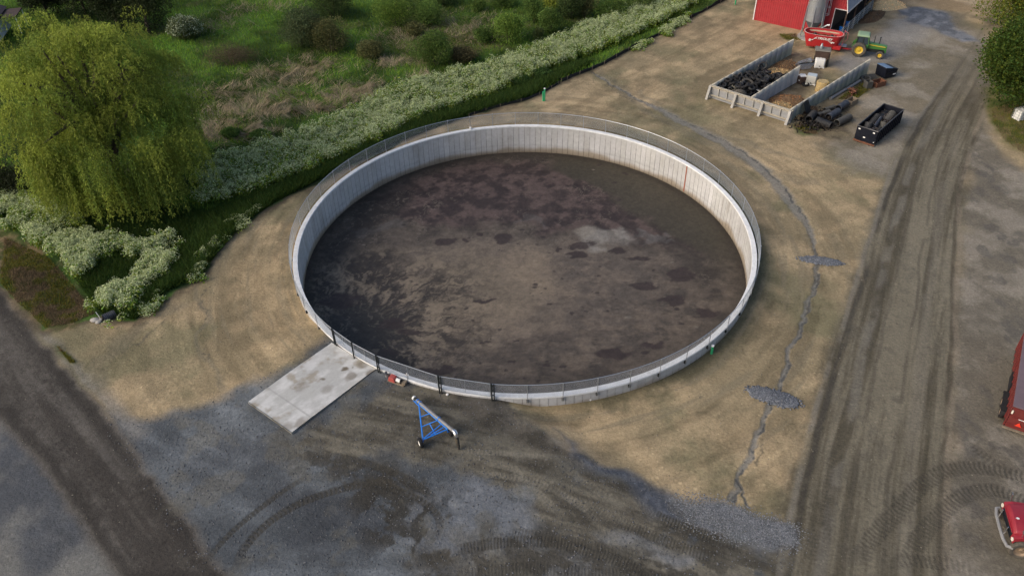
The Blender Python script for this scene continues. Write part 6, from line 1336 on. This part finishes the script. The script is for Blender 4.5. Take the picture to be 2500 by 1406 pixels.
stones('loose grey stones strewn over the gravel pad', in_poly(GRAV, 12000), .015, .07, (.12, .122, .128))
stones('coarse blue grey gravel bed at the foot of the rill', in_poly(pp((1645, 1217), (1700, 1214), (1790, 1234), (1860, 1264), (1942, 1287), (1948, 1330), (1890, 1328), (1760, 1302), (1680, 1266)), 9000) + rng.normal(size=(9000, 2)) * .35, .02, .06, (.19, .2, .215))
stones('pebbles scattered on the sandy soil and the farm track', np.vstack([in_poly(pp((230, 960), (700, 500), (1300, 245), (1720, 40), (2100, 300), (2400, 420), (2400, 1380), (1950, 1380), (1250, 985), (800, 850)), 5000), in_poly(ROADL, 1500)]), .015, .065, (.17, .155, .125))
# silt fence along the marsh edge
def siltfence(label, pts, h):
    P = smooth_line([tuple(atg(*p))[:2] for p in pts]); o = thing('silt_fence', label, 'silt fence', (0, 0, 0), 0, 'black silt fences'); m = MB(); rings = []
    for i, p in enumerate(P):
        z = float(gh(np.array([p[0]]), np.array([p[1]]))[0]); hh = h * (.75 + .5 * random.random()); t_ = P[min(i + 1, len(P) - 1)] - P[max(i - 1, 0)]; t_ = t_ / np.linalg.norm(t_); nn = np.array([-t_[1], t_[0]]) * .012; lean = np.array([-t_[1], t_[0]]) * .15 * random.random()
        rings.append([(p[0] - nn[0], p[1] - nn[1], z - .1), (p[0] + nn[0], p[1] + nn[1], z - .1), (p[0] + nn[0] + lean[0], p[1] + nn[1] + lean[1], z + hh), (p[0] - nn[0] + lean[0], p[1] - nn[1] + lean[1], z + hh)])
    m.loft(rings); m.build('fabric', M_rubber, o)
    for p in P[::3]:
        z = float(gh(np.array([p[0]]), np.array([p[1]]))[0]); m = MB(); m.beam((p[0], p[1], z - .2), (p[0] + .02, p[1], z + h * 1.25), .05); m.build('stake', M_wood, o)
siltfence('black silt fence running up to the top edge between soil and flowers', ((1370, 201), (1410, 184), (1451, 168), (1490, 150), (1528, 127), (1575, 104), (1627, 77), (1680, 48), (1733, 21), (1775, -2)), .40)
siltfence('low sagging black silt fence along the grass behind the tank', ((1145, 284), (1180, 272), (1225, 260), (1300, 241), (1345, 217), (1368, 203)), .28)

# ------------------------------------------------------------------ red livestock trailer at the right edge
tz = 2.45; r0 = Vector(at(2474, 992, tz)); r1 = Vector(at(2500, 826, tz)); ta_ = rz_of(r0, r1)
trl = thing('livestock_trailer', 'dull red slat sided livestock trailer cut by the right edge', 'trailer', (r0.x, r0.y, 0), ta_)
TLn, TW = 8.5, 2.4                          # local x runs forward, the body lies to -y
m = MB(); m.box((TLn / 2, -TW / 2, .62), (TLn, TW, .14)); m.build('bed_floor', M_brown, trl)
m = MB(); m.box((TLn / 2, -TW / 2, tz + .03), (TLn + .05, TW + .06, .06)); m.build('roof', M_mauve, trl, bevel=.02)
for yy in (-.03, -TW + .03):
    for z in (.85, 1.1, 1.35, 1.6, 1.85, 2.1, 2.33): m = MB(); m.box((TLn / 2, yy, z), (TLn, .05, .15)); m.build('slat', M_trred, trl)
    for k in range(12): m = MB(); m.box((.05 + k * TLn / 11.3, yy + (.05 if yy > -1 else -.05), 1.55), (.09, .06, 1.75)); m.build('side_post', M_trred, trl)
m = MB(); m.box((.0, -TW / 2, 1.55), (.07, TW - .15, 1.75)); rd = m.build('rear_door', M_trred, trl)
for z in (1.0, 1.62, 2.3): m = MB(); m.box((-.06, -TW / 2, z), (.06, TW - .2, .10)); m.build('door_rail', M_trred, rd)
m = MB(); m.box((-.12, -TW / 2, .62), (.16, TW + .1, .10)); m.build('bumper', M_straw if False else M_wood, trl, bevel=.01)
m = MB(); m._add([(-.105, -.55, 1.02), (-.105, -.95, 1.02), (-.105, -.75, 1.36), (-.12, -.55, 1.02), (-.12, -.95, 1.02), (-.12, -.75, 1.36)], [(0, 1, 2), (3, 4, 5), (0, 1, 4, 3), (1, 2, 5, 4), (2, 0, 3, 5)]); m.build('warning_triangle', M_smv, trl)
m = MB(); m.box((-.09, -.95, 1.62), (.05, .7, .04)); m.build('reflector_strip', M_ivory, trl)
m = MB(); m.box((-.08, -.09, 2.05), (.08, .10, .26)); m.build('marker_lamp', M_lamp, trl)
for x_ in (1.5, 2.55): wheel(trl, (x_, .16, .45), .45, .28, side=1, mr=M_bronze); wheel(trl, (x_, -TW - .16, .45), .45, .28, side=-1, mr=M_bronze)
m = MB(); m.prism([(.85, .75), (.95, .98), (3.1, .98), (3.2, .75), (3.12, .75), (3.04, .92), (1.02, .92), (.93, .75)], -.02, .36); m.build('fender', M_rubber, trl)
m = MB(); m.box((4.2, .06, 1.0), (1.6, .1, .6)); m.build('side_box', M_rubber, trl)

# ------------------------------------------------------------------ crimson farm truck at the lower right
trk_f = atg(2437, 1290); hd = R(166)
truck = thing('farm_truck', 'crimson farm truck nose with a silver bumper cut by the lower right edge', 'truck', Vector(at(2447, 1262, .0)) + Vector((-.80, -1.25, 0)), hd); truck.scale = (1.22, 1.22, 1.22)
def hs(x_, hw_, z0, z1, cr=.08): return [(x_, -hw_, z0), (x_, -hw_, z1 - .12), (x_, -hw_ * .9, z1 - .02), (x_, -hw_ * .45, z1 + cr * .6), (x_, 0, z1 + cr), (x_, hw_ * .45, z1 + cr * .6), (x_, hw_ * .9, z1 - .02), (x_, hw_, z1 - .12), (x_, hw_, z0)]
m = MB(); m.loft([hs(0, .80, .95, 1.42), hs(-.1, .84, .9, 1.55), hs(-.8, .88, .9, 1.62), hs(-1.9, .93, .9, 1.68)]); m.build('hood', M_truck, truck, bevel=.02, smooth=True)
for s_ in (-1, 1):
    m = MB(); y0 = s_ * .82; pts = [(-.02, .90), (-.02, 1.30), (-.35, 1.42), (-1.9, 1.47), (-1.9, .85), (-1.04, .85), (-.98, 1.02), (-.80, 1.17), (-.53, 1.22), (-.28, 1.16), (-.10, 1.04), (-.06, .90)]
    m.prism(pts, min(y0, s_ * 1.07), max(y0, s_ * 1.07)); m.build('fender', M_truck, truck, bevel=.04)
    m = MB(); m.cyl((.0, s_ * .97, 1.12), (.035, s_ * .97, 1.12), .10, n=16); m.build('headlight', M_lamp, truck)
    m = MB(); m.cyl((-.28, s_ * 1.02, 1.4), (-.2, s_ * 1.1, 1.85), .014, n=6); fm_ = m.build('fender_mirror_arm', M_chrome, truck); m = MB(); m.lathe([(0, 0), (.10, .01), (.10, .03), (0, .05)], 12, False, 'X', (-.2, s_ * 1.1, 1.88)); m.build('mirror', M_chrome, fm_)
    wheel(truck, (-.54, s_ * 1.06, .56), .56, .30, side=s_, mr=M_bronze, mt=M_mudrub, rim=.62); wheel(truck, (-4.6, s_ * .98, .52), .52, .5, side=s_, mr=M_bronze, mt=M_mudrub, rim=.62)
m = MB(); m.box((.012, 0, 1.12), (.06, 1.5, .34)); gr = m.build('grille', M_dark, truck, bevel=.01)
for z in (1.0, 1.08, 1.16, 1.24): m = MB(); m.box((.045, 0, z), (.02, 1.44, .03)); m.build('grille_bar', M_dark if z > 1.2 else M_navy, gr)
m = MB(); m.box((.02, 0, 1.33), (.06, 1.5, .07)); m.build('grille_trim', M_truck, truck)
m = MB(); m.tube([(-.12, -1.15, .68), (.12, -1.08, .68), (.2, -.7, .68), (.22, 0, .68), (.2, .7, .68), (.12, 1.08, .68), (-.12, 1.15, .68)], .085, 8); m.build('bumper', mat('silver_bumper', (.26, .26, .26), .45, .2, var=.15), truck, smooth=True)
for s_ in (-1, 1):
    m = MB(); m.cyl((.2, s_ * .5, .68), (.16, s_ * .5, 1.35), .03, n=8); m.build('bumper_guard', M_chrome, truck)
m = MB(); m.prism([(0, 0), (.08, -.02), (.12, .06), (.10, .14), (.02, .10)], -.005, .005); em = m.build('hood_emblem', M_ivory, truck); em.location = (-.3, .1, 1.665); em.rotation_euler = (math.pi / 2, 0, 1.2)
m = MB(); m.loft([[(-1.85, -.98, .8), (-3.2, -.98, .8), (-3.2, .98, .8), (-1.85, .98, .8)], [(-1.85, -1.0, 1.68), (-3.2, -1.0, 1.68), (-3.2, 1.0, 1.68), (-1.85, 1.0, 1.68)]]); m.build('cab', M_truck, truck, bevel=.03)
m = MB(); m.loft([[(-1.95, -.95, 1.68), (-3.15, -.95, 1.68), (-3.15, .95, 1.68), (-1.95, .95, 1.68)], [(-2.3, -.85, 2.3), (-3.1, -.85, 2.3), (-3.1, .85, 2.3), (-2.3, .85, 2.3)]]); m.build('cab_glass', M_glass, truck)
m = MB(); m.box((-2.7, 0, 2.34), (.9, 1.76, .08)); m.build('cab_roof', M_truck, truck, bevel=.03)
m = MB(); m.box((-5.0, 0, .95), (3.4, 2.3, .18)); m.build('flatbed', M_dark, truck)

# ------------------------------------------------------------------ house corner at the top left
hc = Vector(at(20, 100, 0)); hs_ = thing('white_house', 'white sided house corner with a dark porch at the top left edge', 'house', (hc.x, hc.y, 0), R(12))
m = MB(); m.box((-5, 3.2, 1.3), (8, 6, 2.6)); m.build('wall', mat('white_siding', (.50, .53, .58), .6, var=.1, sc=1), hs_)
m = MB(); m.prism([(-9.3, 2.6), (-.7, 2.6), (-5, 4.6)], .0, 6.4); m.build('roof', mat('dark_shingle', (.06, .05, .055), .9, var=.3, sc=4), hs_)
m = MB(); m.box((.2, 4.2, 2.35), (2.2, 3.6, .14)); m.build('porch_roof', M_brown, hs_)
for x_, y_ in ((1.2, 2.5), (1.2, 5.9)): m = MB(); m.cyl((x_, y_, 0), (x_, y_, 2.3), .07, n=8); m.build('porch_post', M_ivory, hs_)
m = MB(); m.box((-5, .17, .2), (8.05, .06, .5)); m.build('foundation', M_conc, hs_)
for x_ in (-7, -4): m = MB(); m.box((x_, .18, 1.5), (.9, .06, 1.1)); w_ = m.build('window', M_trim, hs_); m = MB(); m.box((x_, .14, 1.5), (.74, .03, .94)); m.build('pane', M_glass, w_)
